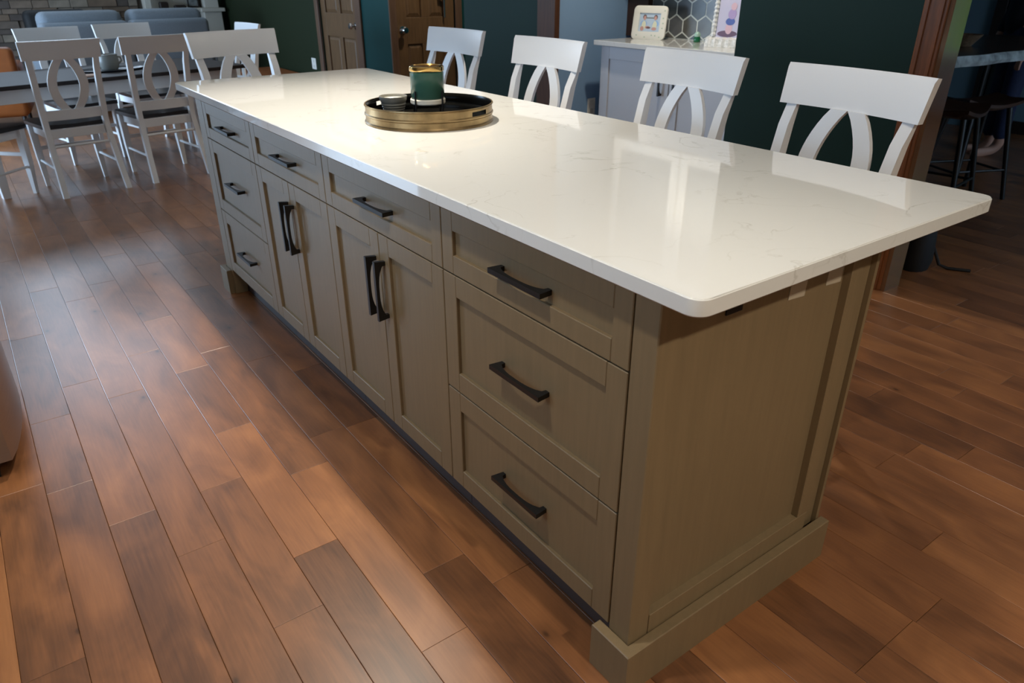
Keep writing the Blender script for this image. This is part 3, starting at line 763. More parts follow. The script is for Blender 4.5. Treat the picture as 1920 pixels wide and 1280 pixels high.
# tan leather chair at the left edge
TAN = mat('tan_leather', srgb(150, 84, 38), 0.45, noise=0.12, nscale=12)
tc_ = thing('lounge_chair', 'tan leather lounge chair beyond the dining table at the left edge', 'armchair', (-0.62, 8.0, 0), R(-8))
bm = B(); soft(bm, -0.36, 0.36, 0, 0.16, 0.12, 0.74, 0.05); new('backrest', bm, TAN, tc_, smooth=True)
bm = B(); soft(bm, -0.26, 0.26, 0.165, 0.68, 0.12, 0.42, 0.05); new('seat_cushion', bm, TAN, tc_, smooth=True)
for sx in (-1, 1):
    bm = B(); soft(bm, sx*0.315-0.05, sx*0.315+0.05, 0.165, 0.70, 0.12, 0.58, 0.04); new('arm', bm, TAN, tc_, smooth=True)
for x in (-0.30, 0.30):
    for y in (0.06, 0.64):
        bm = B(); tube(bm, [(x, y, 0), (x, y, 0.14)], 0.02, 8); new('foot', bm, SEATW, tc_, smooth=True)
bm = B()
secs = []
for i in range(9):
    t = i/8; yy = -0.03+0.22*t
    zt = 0.752+0.022*math.sin(PI*t)+0.008*math.sin(9*t)
    secs.append([(-0.28+0.02*math.sin(5*t), yy, zt), (0.0, yy, zt+0.010), (0.24+0.015*math.cos(7*t), yy, zt), (0.24, yy, zt+0.020), (0.0, yy, zt+0.034), (-0.28, yy, zt+0.020)])
sweep(bm, secs)
o = new('throw_blanket', bm, mat('cream_knit', srgb(205, 196, 178), 0.95, noise=0.1, nscale=60, bump=0.4), None, (-0.62, 8.0, 0), smooth=True); o.rotation_euler = (0, 0, R(-8))
tag(o, 'cream knitted throw folded over the tan leather chair back', 'blanket')
# white fireplace surround / built-in
MANT = mat('cream_painted_surround', srgb(186, 180, 168), 0.5)
mn = thing('mantel_surround', 'cream painted built-in shelf unit with pilaster beside the stone wall', 'built-in', (0, 0, 0))
bx('pilaster', 2.17, 2.40, 10.40, 10.60, 0, 0.90, MANT, mn, 0.006)
bx('pilaster_cap', 2.13, 2.44, 10.36, 10.62, 0.90, 0.945, MANT, mn, 0.006)
bx('upper_post', 2.20, 2.38, 10.43, 10.60, 0.9455, 2.2, MANT, mn, 0.004)
bx('left_post', 1.46, 1.54, 10.43, 10.60, 0, 2.2, MANT, mn, 0.004)
bx('back_board', 1.545, 2.165, 10.70, 10.74, 0, 2.2, MANT, mn)
bx('shelf', 1.545, 2.165, 10.40, 10.695, 0.92, 0.95, MANT, mn, 0.004)
bx('shelf', 1.545, 2.165, 10.40, 10.695, 1.40, 1.43, MANT, mn, 0.004)
for x, wd, hg, lab, m_ in ((1.70, 0.10, 0.07, 'small dark box on the cream shelf nearest the stone wall', BLACK), (1.90, 0.14, 0.03, 'low dark book on the cream shelf', BLACK)):
    bm = B(); box(bm, -wd/2, wd/2, -0.05, 0.05, 0, hg, 0.004); box(bm, -wd/2+0.01, wd/2-0.01, -0.04, 0.04, hg, hg+0.008, 0.002)
    o = new('keepsake_box' if hg > 0.05 else 'book', bm, mat('dark_brown_lacquer', srgb(38, 28, 24), 0.4), None, (x, 10.5, 0.9505)); tag(o, lab, 'box' if hg > 0.05 else 'book')
pf = thing('picture_frame', 'dark upright picture frame on the cream shelf beside the pilaster', 'picture frame', (2.08, 10.52, 0.9505))
bm = B(); box(bm, -0.075, 0.075, 0, 0.012, 0, 0.20, 0.003); new('frame', bm, mat('dark_brown_lacquer', srgb(38, 28, 24), 0.4), pf)
bm = B(); box(bm, -0.055, 0.055, -0.002, 0, 0.02, 0.18); new('picture', bm, mat('grey_photo', srgb(110, 112, 110), 0.4, noise=0.5, nscale=18), pf)
bm = B(); box(bm, -0.03, 0.03, 0.012, 0.08, 0, 0.01); new('easel_foot', bm, BLACK, pf)
# low wooden trunk by the green wall
tk = thing('wooden_trunk', 'low orange brown wooden trunk against the green wall', 'trunk', (2.20, 8.3, 0))
TRW = mat('orange_brown_pine', srgb(140, 78, 34), 0.45, noise=0.2, nscale=4, stretch=(10, 1, 10))
bx('trunk_body', -0.24, 0.24, -0.45, 0.45, 0.0, 0.30, TRW, tk, 0.006); bx('lid', -0.255, 0.255, -0.465, 0.465, 0.3005, 0.335, TRW, tk, 0.006)
# outlet plates
def outlet(lab, loc, rz, wd=0.07, hg=0.115):
    e = thing('outlet_plate', lab, 'outlet', loc, rz, 'wall outlets')
    bm = B(); box(bm, -wd/2, wd/2, -0.007, 0, -hg/2, hg/2, 0.002); new('plate', bm, mat('white_plastic', srgb(226, 224, 216), 0.35), e)
    for s in (-1, 1):
        bm = B(); box(bm, -0.016, 0.016, -0.0095, -0.0071, s*0.028-0.014, s*0.028+0.014, 0.001); new('socket', bm, mat('off_white_plastic', srgb(205, 202, 192), 0.4), e)
    return e
outlet('white outlet plate low on the slate blue alcove wall', (2.85, 3.3995, 0.49), 0)
outlet('white outlet plate low on the green wall beside the brown door', (2.4995, 7.58, 0.46), R(-90), 0.115)

# ================================================================== ALCOVE BAR
ab_ = thing('bar_cabinet', 'pale grey shaker bar cabinet with two doors in the alcove', 'cabinet')
AX = 2.74
bm = B(); box(bm, AX+0.022, 3.198, 1.945, 3.20, 0.10, 0.915); box(bm, AX+0.08, 3.15, 1.96, 3.19, 0, 0.10); new('carcass', bm, GREYCAB, ab_)
for y0, y1, hy in ((2.585, 3.20, 2.643), (1.965, 2.58, 2.525)):
    bm = B(); shaker(bm, y0, y1, 0.105, 0.912, 0.075, x=AX); f = new('door', bm, GREYCAB, ab_)
    bm = B(); shaker_panel(bm, y0, y1, 0.105, 0.912, 0.075, x=AX); new('door_panel', bm, GREYCAB, f)
    bm = B(); pull(bm, 0.15); bmesh.ops.transform(bm, matrix=Matrix.Rotation(R(90), 4, 'X'), verts=bm.verts[:])
    new('handle', bm, BLACK, f, (AX, hy, 0.735))
o = bx('bar_countertop', 2.70, 3.199, 1.942, 3.235, 0.9155, 0.945, QUARTZ, None, 0.003, 2)
tag(o, 'short white quartz countertop on the grey bar cabinet', 'countertop')
# glazed wall cabinet above the bar
wc = thing('wall_cabinet', 'white glazed wall cabinet above the grey bar cabinet', 'cabinet')
WCAB = mat('white_cabinet_paint', srgb(222, 222, 220), 0.4); WX0 = 2.90
bm = B(); box(bm, WX0+0.021, 3.198, 1.945, 1.963, 1.52, 2.46); box(bm, WX0+0.021, 3.198, 3.182, 3.20, 1.52, 2.46); box(bm, WX0+0.021, 3.198, 1.963, 3.182, 1.52, 1.54); box(bm, WX0+0.021, 3.198, 1.963, 3.182, 2.44, 2.46); box(bm, 3.18, 3.198, 1.963, 3.182, 1.54, 2.44)
new('carcass', bm, WCAB, wc)
for y0, y1 in ((1.947, 2.572), (2.575, 3.198)):
    bm = B(); shaker(bm, y0, y1, 1.522, 2.458, 0.07, x=WX0); f = new('door', bm, WCAB, wc)
    bm = B(); box(bm, WX0+0.008, WX0+0.012, y0+0.068, y1-0.068, 1.59, 2.39); new('glass_pane', bm, mat('smoked_glass', srgb(150, 155, 158), 0.05, spec=0.6), f)
# hex tiles
hb = thing('hex_backsplash', 'dark grey hexagon tile backsplash with pale grout above the bar', 'backsplash')
bx('grout_bed', 3.190, 3.1995, 1.942, 3.20, 0.9455, 1.515, mat('pale_grout', srgb(222, 228, 224), 0.8), hb)
tiles = [mat('hex_tile_%d' % i, srgb(*c), 0.3, noise=0.22, nscale=9) for i, c in enumerate(((96, 96, 92), (84, 88, 88), (108, 104, 98), (76, 80, 84), (98, 100, 102)))]
pitch = 0.1215; ra = pitch/math.sqrt(3); tmesh = None
def hex_poly(cy, cz):
    rr = ra-0.0058
    return [(cy+rr*math.sin(R(60*k)), cz+rr*math.cos(R(60*k))) for k in range(6)]
def clip(poly, ax_, val, keep_gt):
    out = []
    for i in range(len(poly)):
        a, b_ = poly[i], poly[(i+1) % len(poly)]
        ia = (a[ax_] > val) == keep_gt; ib = (b_[ax_] > val) == keep_gt
        if ia: out.append(a)
        if ia != ib:
            t = (val-a[ax_])/(b_[ax_]-a[ax_]); out.append((a[0]+t*(b_[0]-a[0]), a[1]+t*(b_[1]-a[1])))
    return out
row = 0
for row in range(-1, 6):
    cz = 1.024 + row*ra*1.5
    for col_ in range(-1, 12):
        cy = 3.099 - col_*pitch - (pitch/2 if row % 2 else 0)
        p = hex_poly(cy, cz)
        for ax_, val, g in ((0, 1.946, True), (0, 3.196, False), (1, 0.950, True), (1, 1.511, False)):
            if len(p) >= 3: p = clip(p, ax_, val, g)
        if len(p) < 3: continue
        area_ = abs(sum(p[i][0]*p[(i+1) % len(p)][1]-p[(i+1) % len(p)][0]*p[i][1] for i in range(len(p))))/2
        if area_ < 0.0004: continue
        bm = B(); prism(bm, [(q[0]-cy, q[1]-cz) for q in p], 'x', -0.0018, 0.0)
        new('hex_tile', bm, random.choice(tiles), hb, (3.1895, cy, cz))
struct(bx('trim_10', 3.15, 3.1995, 3.205, 3.399, 0.946, H-0.002, mat('dark_walnut_trim', srgb(58, 38, 30), 0.5)))
# white photo frame
def flat_mat(name, c, r_=0.35): return mat(name, srgb(*c), r_)
wf = thing('photo_frame', 'white ceramic photo frame with a picture of two small children', 'photo frame', (3.00, 3.05, 0.9455), R(-72))
# local: x right, front -y
TILT = Matrix.Rotation(R(-10), 4, 'X')
def frame_ring(bm, w_, h_, iw, ih, ioff, t, rc_):
    """rounded outer rect minus inner rect, front towards -y, bottom at z=0"""
    def rr(wd, hg, r0, z0, n):
        pts = []
        for cx, cz, a0 in ((wd/2-r0, hg-r0, 0), (-wd/2+r0, hg-r0, 90), (-wd/2+r0, r0, 180), (wd/2-r0, r0, 270)):
            for k in range(n):
                a = R(a0+90*k/(n-1)); pts.append((cx+r0*math.cos(a), cz+r0*math.sin(a)+z0))
        return pts
    n = 6
    out = rr(w_, h_, rc_, 0, n); out2 = rr(w_-0.012, h_-0.012, rc_-0.004, 0.006, n); inn = rr(iw, ih, 0.002, ioff, n)
    def ring(pts, y): return [bm.verts.new((p[0], y, p[1])) for p in pts]
    A = ring(out, t); B_ = ring(out, 0.004); C_ = ring(out2, 0.0); D_ = ring(inn, 0.002); E_ = ring(inn, t)
    N_ = len(out)
    for a, b_ in ((A, B_), (B_, C_), (C_, D_), (D_, E_), (E_, A)):
        for k in range(N_): bm.faces.new((a[k], a[(k+1) % N_], b_[(k+1) % N_], b_[k]))
    bmesh.ops.recalc_face_normals(bm, faces=bm.faces[:])
bm = B(); frame_ring(bm, 0.240, 0.205, 0.152, 0.112, 0.048, 0.016, 0.028); bmesh.ops.transform(bm, matrix=TILT, verts=bm.verts[:])
new('frame', bm, mat('ivory_ceramic', srgb(236, 233, 222), 0.3), wf, smooth=True)
bm = B(); box(bm, -0.085, 0.085, 0.009, 0.013, 0.040, 0.168); bmesh.ops.transform(bm, matrix=TILT, verts=bm.verts[:])
pic = new('photograph', bm, flat_mat('photo_backdrop_blue', (190, 208, 226)), wf)
def disc(bm, cx, cz, rx, rz_, y, n=20):
    vs_ = [bm.verts.new((cx+rx*math.cos(2*PI*k/n), y, cz+rz_*math.sin(2*PI*k/n))) for k in range(n)]
    f = bm.faces.new(vs_); return f
def printed(name, shapes, material, parent, y, T):
    bm = B()
    for s in shapes: disc(bm, *s, y)
    bmesh.ops.recalc_face_normals(bm, faces=bm.faces[:])
    bmesh.ops.transform(bm, matrix=T, verts=bm.verts[:]); return new(name, bm, material, parent)
SKIN = flat_mat('print_skin', (206, 160, 150)); HAIR = flat_mat('print_hair', (96, 76, 76)); CLOTH = flat_mat('print_cream', (226, 226, 200)); SHIRT = flat_mat('print_blue', (150, 186, 230)); DRK = flat_mat('print_brown', (120, 88, 86))
printed('printed_shirts', [(-0.042, 0.096, 0.024, 0.020), (0.042, 0.096, 0.024, 0.020)], SHIRT, pic, 0.0085, TILT)
printed('printed_bibs', [(-0.040, 0.088, 0.016, 0.026), (0.038, 0.088, 0.016, 0.026)], CLOTH, pic, 0.0082, TILT)
printed('printed_legs', [(-0.050, 0.066, 0.013, 0.014), (0.036, 0.066, 0.018, 0.010), (-0.012, 0.074, 0.018, 0.008)], SKIN, pic, 0.0079, TILT)
printed('printed_toy', [(-0.004, 0.072, 0.016, 0.006)], DRK, pic, 0.0076, TILT)
printed('printed_hair', [(-0.038, 0.136, 0.013, 0.015), (0.040, 0.136, 0.013, 0.015)], HAIR, pic, 0.0076, TILT)
printed('printed_faces', [(-0.037, 0.131, 0.010, 0.013), (0.039, 0.131, 0.010, 0.013)], SKIN, pic, 0.0072, TILT)
bm = B()
for k in range(9):
    x = (-0.08, -0.02, 0.03, 0.055, 0.085, 0.098, 0.100, 0.097, 0.102)[k]; z = (0.024, 0.014, 0.026, 0.024, 0.016, 0.07, 0.10, 0.13, 0.175)[k]
    disc(bm, x, z, 0.005, 0.004, -0.0004, 8)
bmesh.ops.transform(bm, matrix=TILT, verts=bm.verts[:]); new('flower_sprigs', bm, flat_mat('sprig_green', (176, 194, 170)), wf)
bm = B(); box(bm, -0.03, 0.03, 0.045, 0.051, 0, 0.14); bmesh.ops.transform(bm, matrix=Matrix.Rotation(R(22), 4, 'X'), verts=bm.verts[:]); bmesh.ops.translate(bm, vec=(0, 0.04, 0.0), verts=bm.verts[:])
zmin = min(v.co.z for v in bm.verts); bmesh.ops.translate(bm, vec=(0, 0, -zmin), verts=bm.verts[:]); new('easel_back', bm, flat_mat('grey_card', (120, 118, 112), 0.8), wf)
# crystal photo frame
cf = thing('crystal_frame', 'cut crystal photo frame with a colourful picture at the bar end', 'photo frame', (2.95, 2.36, 0.9455), R(-66))
GL = mat('cut_crystal', srgb(232, 236, 234), 0.08, 0.0, noise=0.25, nscale=70, bump=0.8, spec=0.8)
T2 = Matrix.Rotation(R(-8), 4, 'X')
bm = B()
for k in range(4):
    pass
def facet_bar(bm, p, q, rad, n):
    p, q = Vector(p), Vector(q)
    pts = []; rads = []
    for i in range(n*2+1):
        pts.append(p.lerp(q, i/(n*2))); rads.append(rad*(1.0 if i % 2 else 0.72))
    tube(bm, pts, rads, 6)
facet_bar(bm, (-0.085, 0.01, 0.055), (-0.085, 0.01, 0.27), 0.017, 9); facet_bar(bm, (0.085, 0.01, 0.055), (0.085, 0.01, 0.27), 0.017, 9); facet_bar(bm, (-0.085, 0.01, 0.275), (0.085, 0.01, 0.275), 0.017, 7)
bmesh.ops.transform(bm, matrix=T2, verts=bm.verts[:]); new('cut_glass_border', bm, GL, cf)
bm = B(); secs = []
for i in range(13):
    x = -0.12+0.24*i/12; s = 0.004*(i % 2)
    secs.append([(x, -0.035-s, 0), (x, -0.02-s, 0.040+s), (x, 0.02, 0.052+s), (x, 0.045, 0.03), (x, 0.05, 0)])
sweep(bm, secs); new('cut_glass_base', bm, GL, cf)
bm = B(); box(bm, -0.070, 0.070, 0.006, 0.012, 0.05, 0.262); bmesh.ops.transform(bm, matrix=T2, verts=bm.verts[:]); pic2 = new('photograph', bm, flat_mat('print_lilac', (208, 206, 232)), cf)
printed('printed_ground', [(-0.005, 0.072, 0.058, 0.018)], flat_mat('print_plum', (116, 96, 120)), pic2, 0.0055, T2)
printed('printed_legs', [(0.0, 0.10, 0.020, 0.030)], flat_mat('print_pink', (226, 192, 206)), pic2, 0.0052, T2)
printed('printed_skirt', [(0.004, 0.138, 0.027, 0.020)], flat_mat('print_royal', (96, 116, 186)), pic2, 0.0049, T2)
printed('printed_top', [(0.010, 0.178, 0.024, 0.028)], flat_mat('print_mauve', (186, 166, 214)), pic2, 0.0046, T2)
printed('printed_head', [(0.014, 0.218, 0.017, 0.020)], flat_mat('print_pink', (226, 192, 206)), pic2, 0.0043, T2)
# green stopper bottle
gb = thing('stopper_bottle', 'tiny green glass bottle with clear stopper on the bar', 'bottle', (3.09, 2.70, 0.9455))
bm = B(); lathe(bm, [(0, 0), (0.020, 0), (0.022, 0.004), (0.021, 0.024), (0.017, 0.032), (0, 0.032)], 20); new('bottle_body', bm, mat('emerald_glass', srgb(24, 104, 66), 0.12), gb, smooth=True)
bm = B(); lathe(bm, [(0, 0.0325), (0.019, 0.0325), (0.021, 0.040), (0.016, 0.054), (0.006, 0.061), (0, 0.062)], 20); new('stopper', bm, mat('frosted_green_glass', srgb(170, 205, 190), 0.15), gb, smooth=True)

# ================================================================== FRIDGE at the left edge
fg = thing('refrigerator', 'stainless refrigerator with bowed door at the left edge', 'refrigerator', (-0.93, 1.67, 0))
FR_SIDE = mat('fridge_side_grey', srgb(120, 116, 108), 0.4, 0.5)
bx('cabinet_body', -0.70, -0.07, 0.01, 0.80, 0.03, 1.76, FR_SIDE, fg, 0.006)
def bow_door(z0, z1, nm):
    bm = B(); n = 14; front = []
    for i in range(n+1):
        y = 0.81*i/n; s = 2*i/n-1
        front.append((0.012+0.052*(1-s*s)**0.8, y))
    poly = [(-0.065, 0.0)] + [(-0.065, 0.81)] + front[::-1]
    prism(bm, poly, 'z', z0, z1)
    bmesh.ops.recalc_face_normals(bm, faces=bm.faces[:])
    return new(nm, bm, STEEL, fg, smooth=True)
f1 = bow_door(0.06, 0.68, 'freezer_drawer'); f2 = bow_door(0.69, 1.75, 'door')
for f, z in ((f1, 0.60), (f2, 0.80)):
    bm = B(); tube(bm, [(0.05, 0.10, z), (0.10, 0.12, z), (0.115, 0.405, z), (0.10, 0.69, z), (0.05, 0.71, z)], 0.011, 10); new('handle', bm, STEEL, f, smooth=True)
bx('kick_grille', -0.66, -0.03, 0.03, 0.78, 0.0, 0.055, BLACK, fg)

# ================================================================== NEXT ROOM
LE = mat('live_edge_bark', srgb(150, 158, 160), 0.5, noise=0.55, nscale=16)
lt = thing('live_edge_table', 'counter-height table with dark top and pale live edge in the next room', 'table', (4.55, 1.66, 0.03))
bm = B(); n = 28; top = []; edge = []
for i in range(n+1):
    x = -1.0+2.0*i/n
    edge.append((x, -0.32+0.018*math.sin(5*x)+0.012*math.sin(13*x+1)))
poly = edge + [(1.0, 0.34), (-1.0, 0.34)]
prism(bm, poly, 'z', 0.845, 0.898); new('tabletop', bm, mat('dark_slab_wood', srgb(52, 40, 34), 0.22, noise=0.3, nscale=4, stretch=(1, 10, 1)), lt)
bm = B()
secs = []
for i, (x, y) in enumerate(edge):
    j = 0.006*math.sin(9*x)+0.004*math.sin(23*x)
    secs.append([(x, y-0.001, 0.897), (x, y-0.010-j, 0.886), (x, y-0.020-j, 0.862), (x, y-0.014, 0.842), (x, y-0.001, 0.8455)])
sweep(bm, secs); new('live_edge', bm, LE, lt, smooth=True)
for x in (-0.85, 0.85):
    for y in (-0.22, 0.26):
        bm = B(); tube(bm, [(x, y, -0.03), (x, y, 0.844)], 0.02, 10); new('leg', bm, BLACK, lt, smooth=True)
def bar_stool(lab, loc, rz):
    e = thing('saddle_stool', lab, 'stool', loc, rz, 'saddle stools in the next room')
    bm = B(); secs = []
    for i in range(13):
        s = -1+2*i/12; x = 0.21*s; z = 0.60+0.035*s*s; hw = 0.15*(1-0.15*s*s)
        secs.append([(x, -hw, z-0.02), (x, -hw*0.6, z-0.042), (x, hw*0.6, z-0.042), (x, hw, z-0.02), (x, hw, z), (x, 0, z-0.012), (x, -hw, z)])
    sweep(bm, secs); new('saddle_seat', bm, mat('dark_oiled_seat', srgb(66, 44, 34), 0.28, noise=0.25, nscale=4, stretch=(1, 10, 10)), e, smooth=True)
    for sx in (-1, 1):
        for sy in (-1, 1):
            bm = B(); tube(bm, [(sx*0.20, sy*0.17, 0), (sx*0.13, sy*0.09, 0.572)], [0.014, 0.017], 10); new('leg', bm, BLACK, e, smooth=True)
    for sx in (-1, 1):
        bm = B(); tube(bm, [(sx*0.178, -0.145, 0.18), (sx*0.178, 0.145, 0.18)], 0.008, 8); new('foot_rail', bm, BLACK, e, smooth=True)
    for sy in (-1, 1):
        bm = B(); tube(bm, [(-0.175, sy*0.145, 0.19), (0.175, sy*0.145, 0.19)], 0.008, 8); new('foot_rail', bm, BLACK, e, smooth=True)
    return e
bar_stool('dark wooden saddle stool beside the doorway post under the live edge table', (4.02, 1.46, 0), R(8))
bar_stool('dark wooden saddle stool at the right under the live edge table', (4.50, 1.52, 0), R(-25))
bk_ = thing('bread_basket', 'round brown woven basket on the live edge table', 'basket', (4.36, 1.68, 0.9285))
bm = B(); pr = [(0, 0), (0.06, 0)]
for k in range(6): pr += [(0.062+0.008*k, 0.004+0.010*k), (0.066+0.008*k, 0.009+0.010*k)]
pr += [(0.112, 0.066), (0.106, 0.066), (0.06, 0.010), (0, 0.008)]
lathe(bm, pr, 32); new('basket_body', bm, mat('brown_wicker', srgb(110, 86, 62), 0.8, noise=0.3, nscale=60, bump=0.5), bk_, smooth=True)
bm = B(); box(bm, -0.11, 0.11, -0.08, 0.08, 0, 0.004); o = new('paper_sheet', bm, flat_mat('white_paper', (205, 208, 208), 0.7), None, (3.98, 1.66, 0.9285)); o.rotation_euler = (0, 0, R(20)); tag(o, 'white sheet of paper on the live edge table', 'paper')
bm = B(); box(bm, -0.008, 0.008, -0.10, 0.10, 0, 0.17, 0.003); box(bm, -0.05, 0.05, -0.06, 0.06, 0.0, 0.006, 0.001); o = new('tablet', bm, BLACK, None, (4.08, 1.86, 0.9285)); o.rotation_euler = (0, 0, R(25)); tag(o, 'black tablet standing upright on the live edge table', 'tablet')
# bag on the floor by the doorway
bg = thing('black_bag', 'black soft bag with a loose strap on the floor beyond the doorway', 'bag', (2.93, 1.0, 0), R(20))
bm = B(); secs = []
for z, sx, sy in ((0.0, 0.10, 0.07), (0.05, 0.11, 0.08), (0.18, 0.10, 0.07), (0.33, 0.08, 0.045), (0.38, 0.04, 0.02)):
    secs.append([(sx*math.cos(2*PI*k/16), sy*math.sin(2*PI*k/16), z) for k in range(16)])
sweep(bm, secs); new('bag_body', bm, mat('black_nylon', srgb(12, 12, 14), 0.7), bg, smooth=True)
bm = B(); tube(bm, [(0.03, -0.06, 0.12), (0.03, -0.11, 0.02), (0.03, -0.15, 0.009), (0.04, -0.20, 0.009), (0.05, -0.25, 0.009)], 0.008, 8); new('strap', bm, mat('black_nylon', srgb(12, 12, 14), 0.7), bg, smooth=True)

# ---- person standing beyond the table (legs and bare foot visible)
def skin_mesh(name, verts, edges, radii, root, material, parent=None, sub=2):
    me = bpy.data.meshes.new(name); me.from_pydata(verts, edges, []); me.materials.append(material)
    o = bpy.data.objects.new(name, me); COL.objects.link(o)
    if parent: o.parent = parent
    mm = o.modifiers.new('skin', 'SKIN'); mm.use_smooth_shade = True
    for i, r in enumerate(radii):
        v = me.skin_vertices[0].data[i]; v.radius = r if isinstance(r, tuple) else (r, r); v.use_root = (i == root)
    s = o.modifiers.new('sub', 'SUBSURF'); s.levels = sub; s.render_levels = sub
    return o
pe = thing('person', 'barefoot person in dark blue trousers and dark top standing beyond the live edge table', 'person', (5.98, 1.955, 0), R(140))
SKN = mat('skin', srgb(196, 150, 128), 0.5); NAVY = mat('dark_denim', srgb(30, 40, 70), 0.8, noise=0.15, nscale=60); TOPM = mat('dark_knit_top', srgb(26, 30, 40), 0.85)
# body (bare skin): pelvis 0
V = [(0, 0, 0.92), (0, 0, 1.10), (0, 0, 1.32), (0, 0, 1.46), (0.015, 0, 1.52), (0.02, 0, 1.60), (0.02, 0, 1.70)]
Rd = [(0.13, 0.10), (0.12, 0.09), (0.14, 0.10), (0.06, 0.06), 0.05, (0.075, 0.09), (0.06, 0.075)]
E_ = [(0, 1), (1, 2), (2, 3), (3, 4), (4, 5), (5, 6)]
for sg in (1, -1):
    b0 = len(V)
    V += [(0, sg*0.085, 0.84), (0.015, sg*0.080, 0.48), (-0.01, sg*0.075, 0.085), (0.03, sg*0.075, 0.045), (0.14, sg*0.080, 0.025), (0.20, sg*0.083, 0.016)]
    Rd += [0.085, 0.055, 0.040, (0.038, 0.034), (0.040, 0.022), (0.030, 0.012)]
    E_ += [(0, b0), (b0, b0+1), (b0+1, b0+2), (b0+2, b0+3), (b0+3, b0+4), (b0+4, b0+5)]
    a0 = len(V)
    V += [(0, sg*0.18, 1.40), (-0.02, sg*0.23, 1.12), (0.06, sg*0.23, 0.88), (0.08, sg*0.23, 0.83), (0.10, sg*0.225, 0.75)]
    Rd += [0.055, 0.043, 0.030, (0.022, 0.036), (0.018, 0.034)]
    E_ += [(2, a0), (a0, a0+1), (a0+1, a0+2), (a0+2, a0+3), (a0+3, a0+4)]
    for f in range(4):
        k = len(V); yy = sg*(0.205+0.014*f)
        V += [(0.103, yy, 0.735), (0.112-0.002*f, yy, 0.70), (0.104, yy, 0.672+0.004*abs(f-1.5))]; Rd += [0.009, 0.0085, 0.007]; E_ += [(a0+4, k), (k, k+1), (k+1, k+2)]
    k = len(V); V += [(0.115, sg*0.20, 0.79), (0.135, sg*0.192, 0.755)]; Rd += [0.011, 0.009]; E_ += [(a0+3, k), (k, k+1)]
skin_mesh('body', V, E_, Rd, 0, SKN, pe)
V = [(0, 0, 0.92), (0, 0, 1.04)]; Rd = [(0.150, 0.120), (0.150, 0.118)]; E_ = [(0, 1)]
for sg in (1, -1):
    b0 = len(V); V += [(0, sg*0.085, 0.83), (0.015, sg*0.080, 0.48), (-0.005, sg*0.075, 0.12)]; Rd += [0.100, 0.070, 0.060]; E_ += [(0, b0), (b0, b0+1), (b0+1, b0+2)]
skin_mesh('trousers', V, E_, Rd, 0, NAVY, pe)
V = [(0, 0, 0.86), (0, 0, 1.08), (0, 0, 1.33), (0, 0, 1.44)]; Rd = [(0.18, 0.145), (0.165, 0.13), (0.165, 0.12), 0.078]; E_ = [(0, 1), (1, 2), (2, 3)]
for sg in (1, -1):
    b0 = len(V); V += [(0, sg*0.18, 1.40), (-0.02, sg*0.23, 1.12), (0.055, sg*0.23, 0.90)]; Rd += [0.070, 0.056, 0.044]; E_ += [(2, b0), (b0, b0+1), (b0+1, b0+2)]
skin_mesh('sweater', V, E_, Rd, 0, TOPM, pe)
bm = B(); bmesh.ops.create_uvsphere(bm, u_segments=20, v_segments=12, radius=0.1); bmesh.ops.scale(bm, vec=(0.98, 0.86, 1.12), verts=bm.verts[:]); bmesh.ops.translate(bm, vec=(-0.012, 0, 1.685), verts=bm.verts[:])
bmesh.ops.delete(bm, geom=[v for v in bm.verts if v.co.x > 0.045 and v.co.z < 1.73], context='VERTS')
new('hair', bm, mat('dark_brown_hair', srgb(46, 32, 26), 0.7), pe, smooth=True)
bm = B()
for sg in (1, -1):
    r = bmesh.ops.create_uvsphere(bm, u_segments=10, v_segments=6, radius=0.009); bmesh.ops.translate(bm, vec=(0.106, sg*0.030, 1.655), verts=r['verts'])
new('eyes', bm, mat('eye_dark', srgb(40, 36, 36), 0.2), pe, smooth=True)
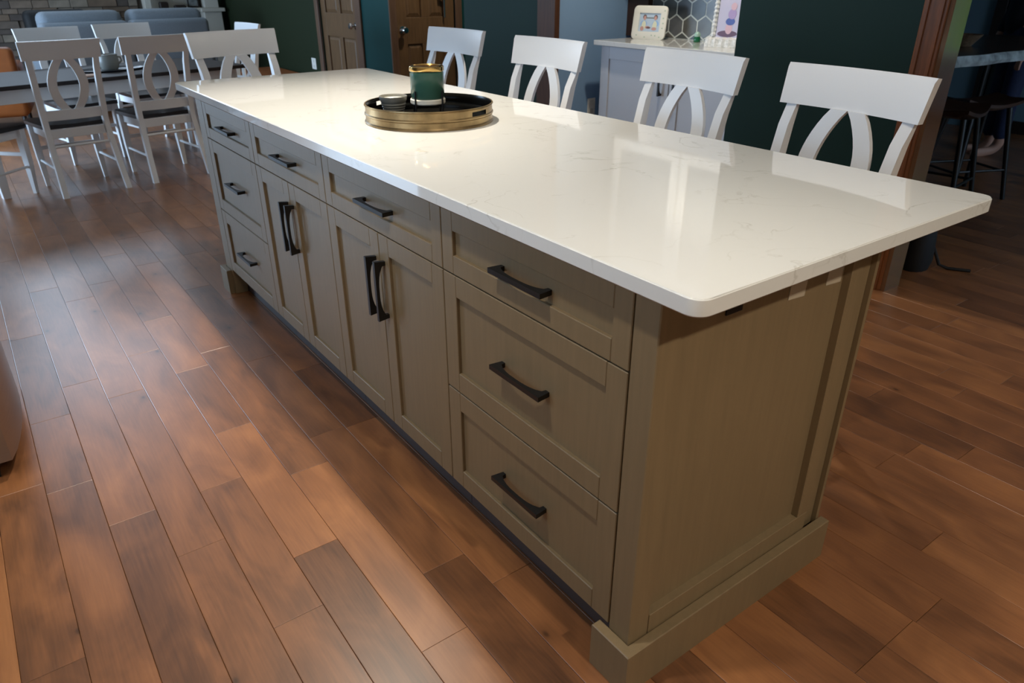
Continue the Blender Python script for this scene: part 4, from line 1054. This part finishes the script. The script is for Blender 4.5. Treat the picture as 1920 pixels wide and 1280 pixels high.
bm = B(); secs = [[(0.098, -0.010, 1.645), (0.106, -0.004, 1.65), (0.106, 0.004, 1.65), (0.098, 0.010, 1.645)], [(0.095, -0.014, 1.61), (0.125, -0.006, 1.612), (0.125, 0.006, 1.612), (0.095, 0.014, 1.61)]]
sweep(bm, secs); new('nose', bm, SKN, pe)
bm = B(); box(bm, 0.088, 0.102, -0.022, 0.022, 1.575, 1.587, 0.004); new('mouth', bm, mat('lip', srgb(170, 96, 90), 0.5), pe)

# ================================================================== CEILING LIGHTS
WARM = (1.0, 0.905, 0.755)
def downlight(lab, x, y, power, angle=100, blend=0.6, col=WARM, rad=0.05):
    e = thing('recessed_downlight', lab, 'ceiling light', (x, y, H), 0, 'recessed ceiling lights')
    bm = B(); lathe(bm, [(0.052, -0.002), (0.085, -0.002), (0.088, -0.006), (0.080, -0.010), (0.055, -0.006), (0.052, -0.002)], 28); new('trim_ring', bm, mat('white_light_trim', srgb(230, 228, 222), 0.5), e, smooth=True)
    bm = B(); lathe(bm, [(0, -0.0012), (0.051, -0.0012), (0.051, -0.0028), (0, -0.0028)], 24); new('lens', bm, mat('lit_lens', (1, 0.85, 0.6, 1), 0.5, emit=(1, 0.82, 0.56, 1), estr=12), e)
    l = bpy.data.lights.new('downlight_lamp', 'SPOT'); l.energy = power; l.color = col; l.spot_size = R(angle); l.spot_blend = blend; l.shadow_soft_size = rad
    o = bpy.data.objects.new('downlight_lamp', l); COL.objects.link(o); o.parent = e; o.location = (0, 0, -0.03)
    return e
downlight('recessed ceiling light above the middle of the island', 0.28, 1.85, 240, 85, 1.0)
downlight('recessed ceiling light above the near end of the island', 0.30, 0.45, 34, 120)
downlight('recessed ceiling light above the aisle by the refrigerator', -0.75, 0.55, 80, 100)
downlight('recessed ceiling light above the aisle at the near wall', 0.1, -1.75, 165, 135)
downlight('recessed ceiling light above the grey bar cabinet', 2.25, 2.35, 85, 125)
downlight('recessed ceiling light above the near right aisle', 1.7, -0.9, 8, 105)
downlight('recessed ceiling light in front of the brown doors', 1.9, 5.9, 12, 100)
downlight('added ceiling light brightening the short hall before the brown door', 2.95, 4.75, 75, 140)  # unseen lamp added to brighten the hall door
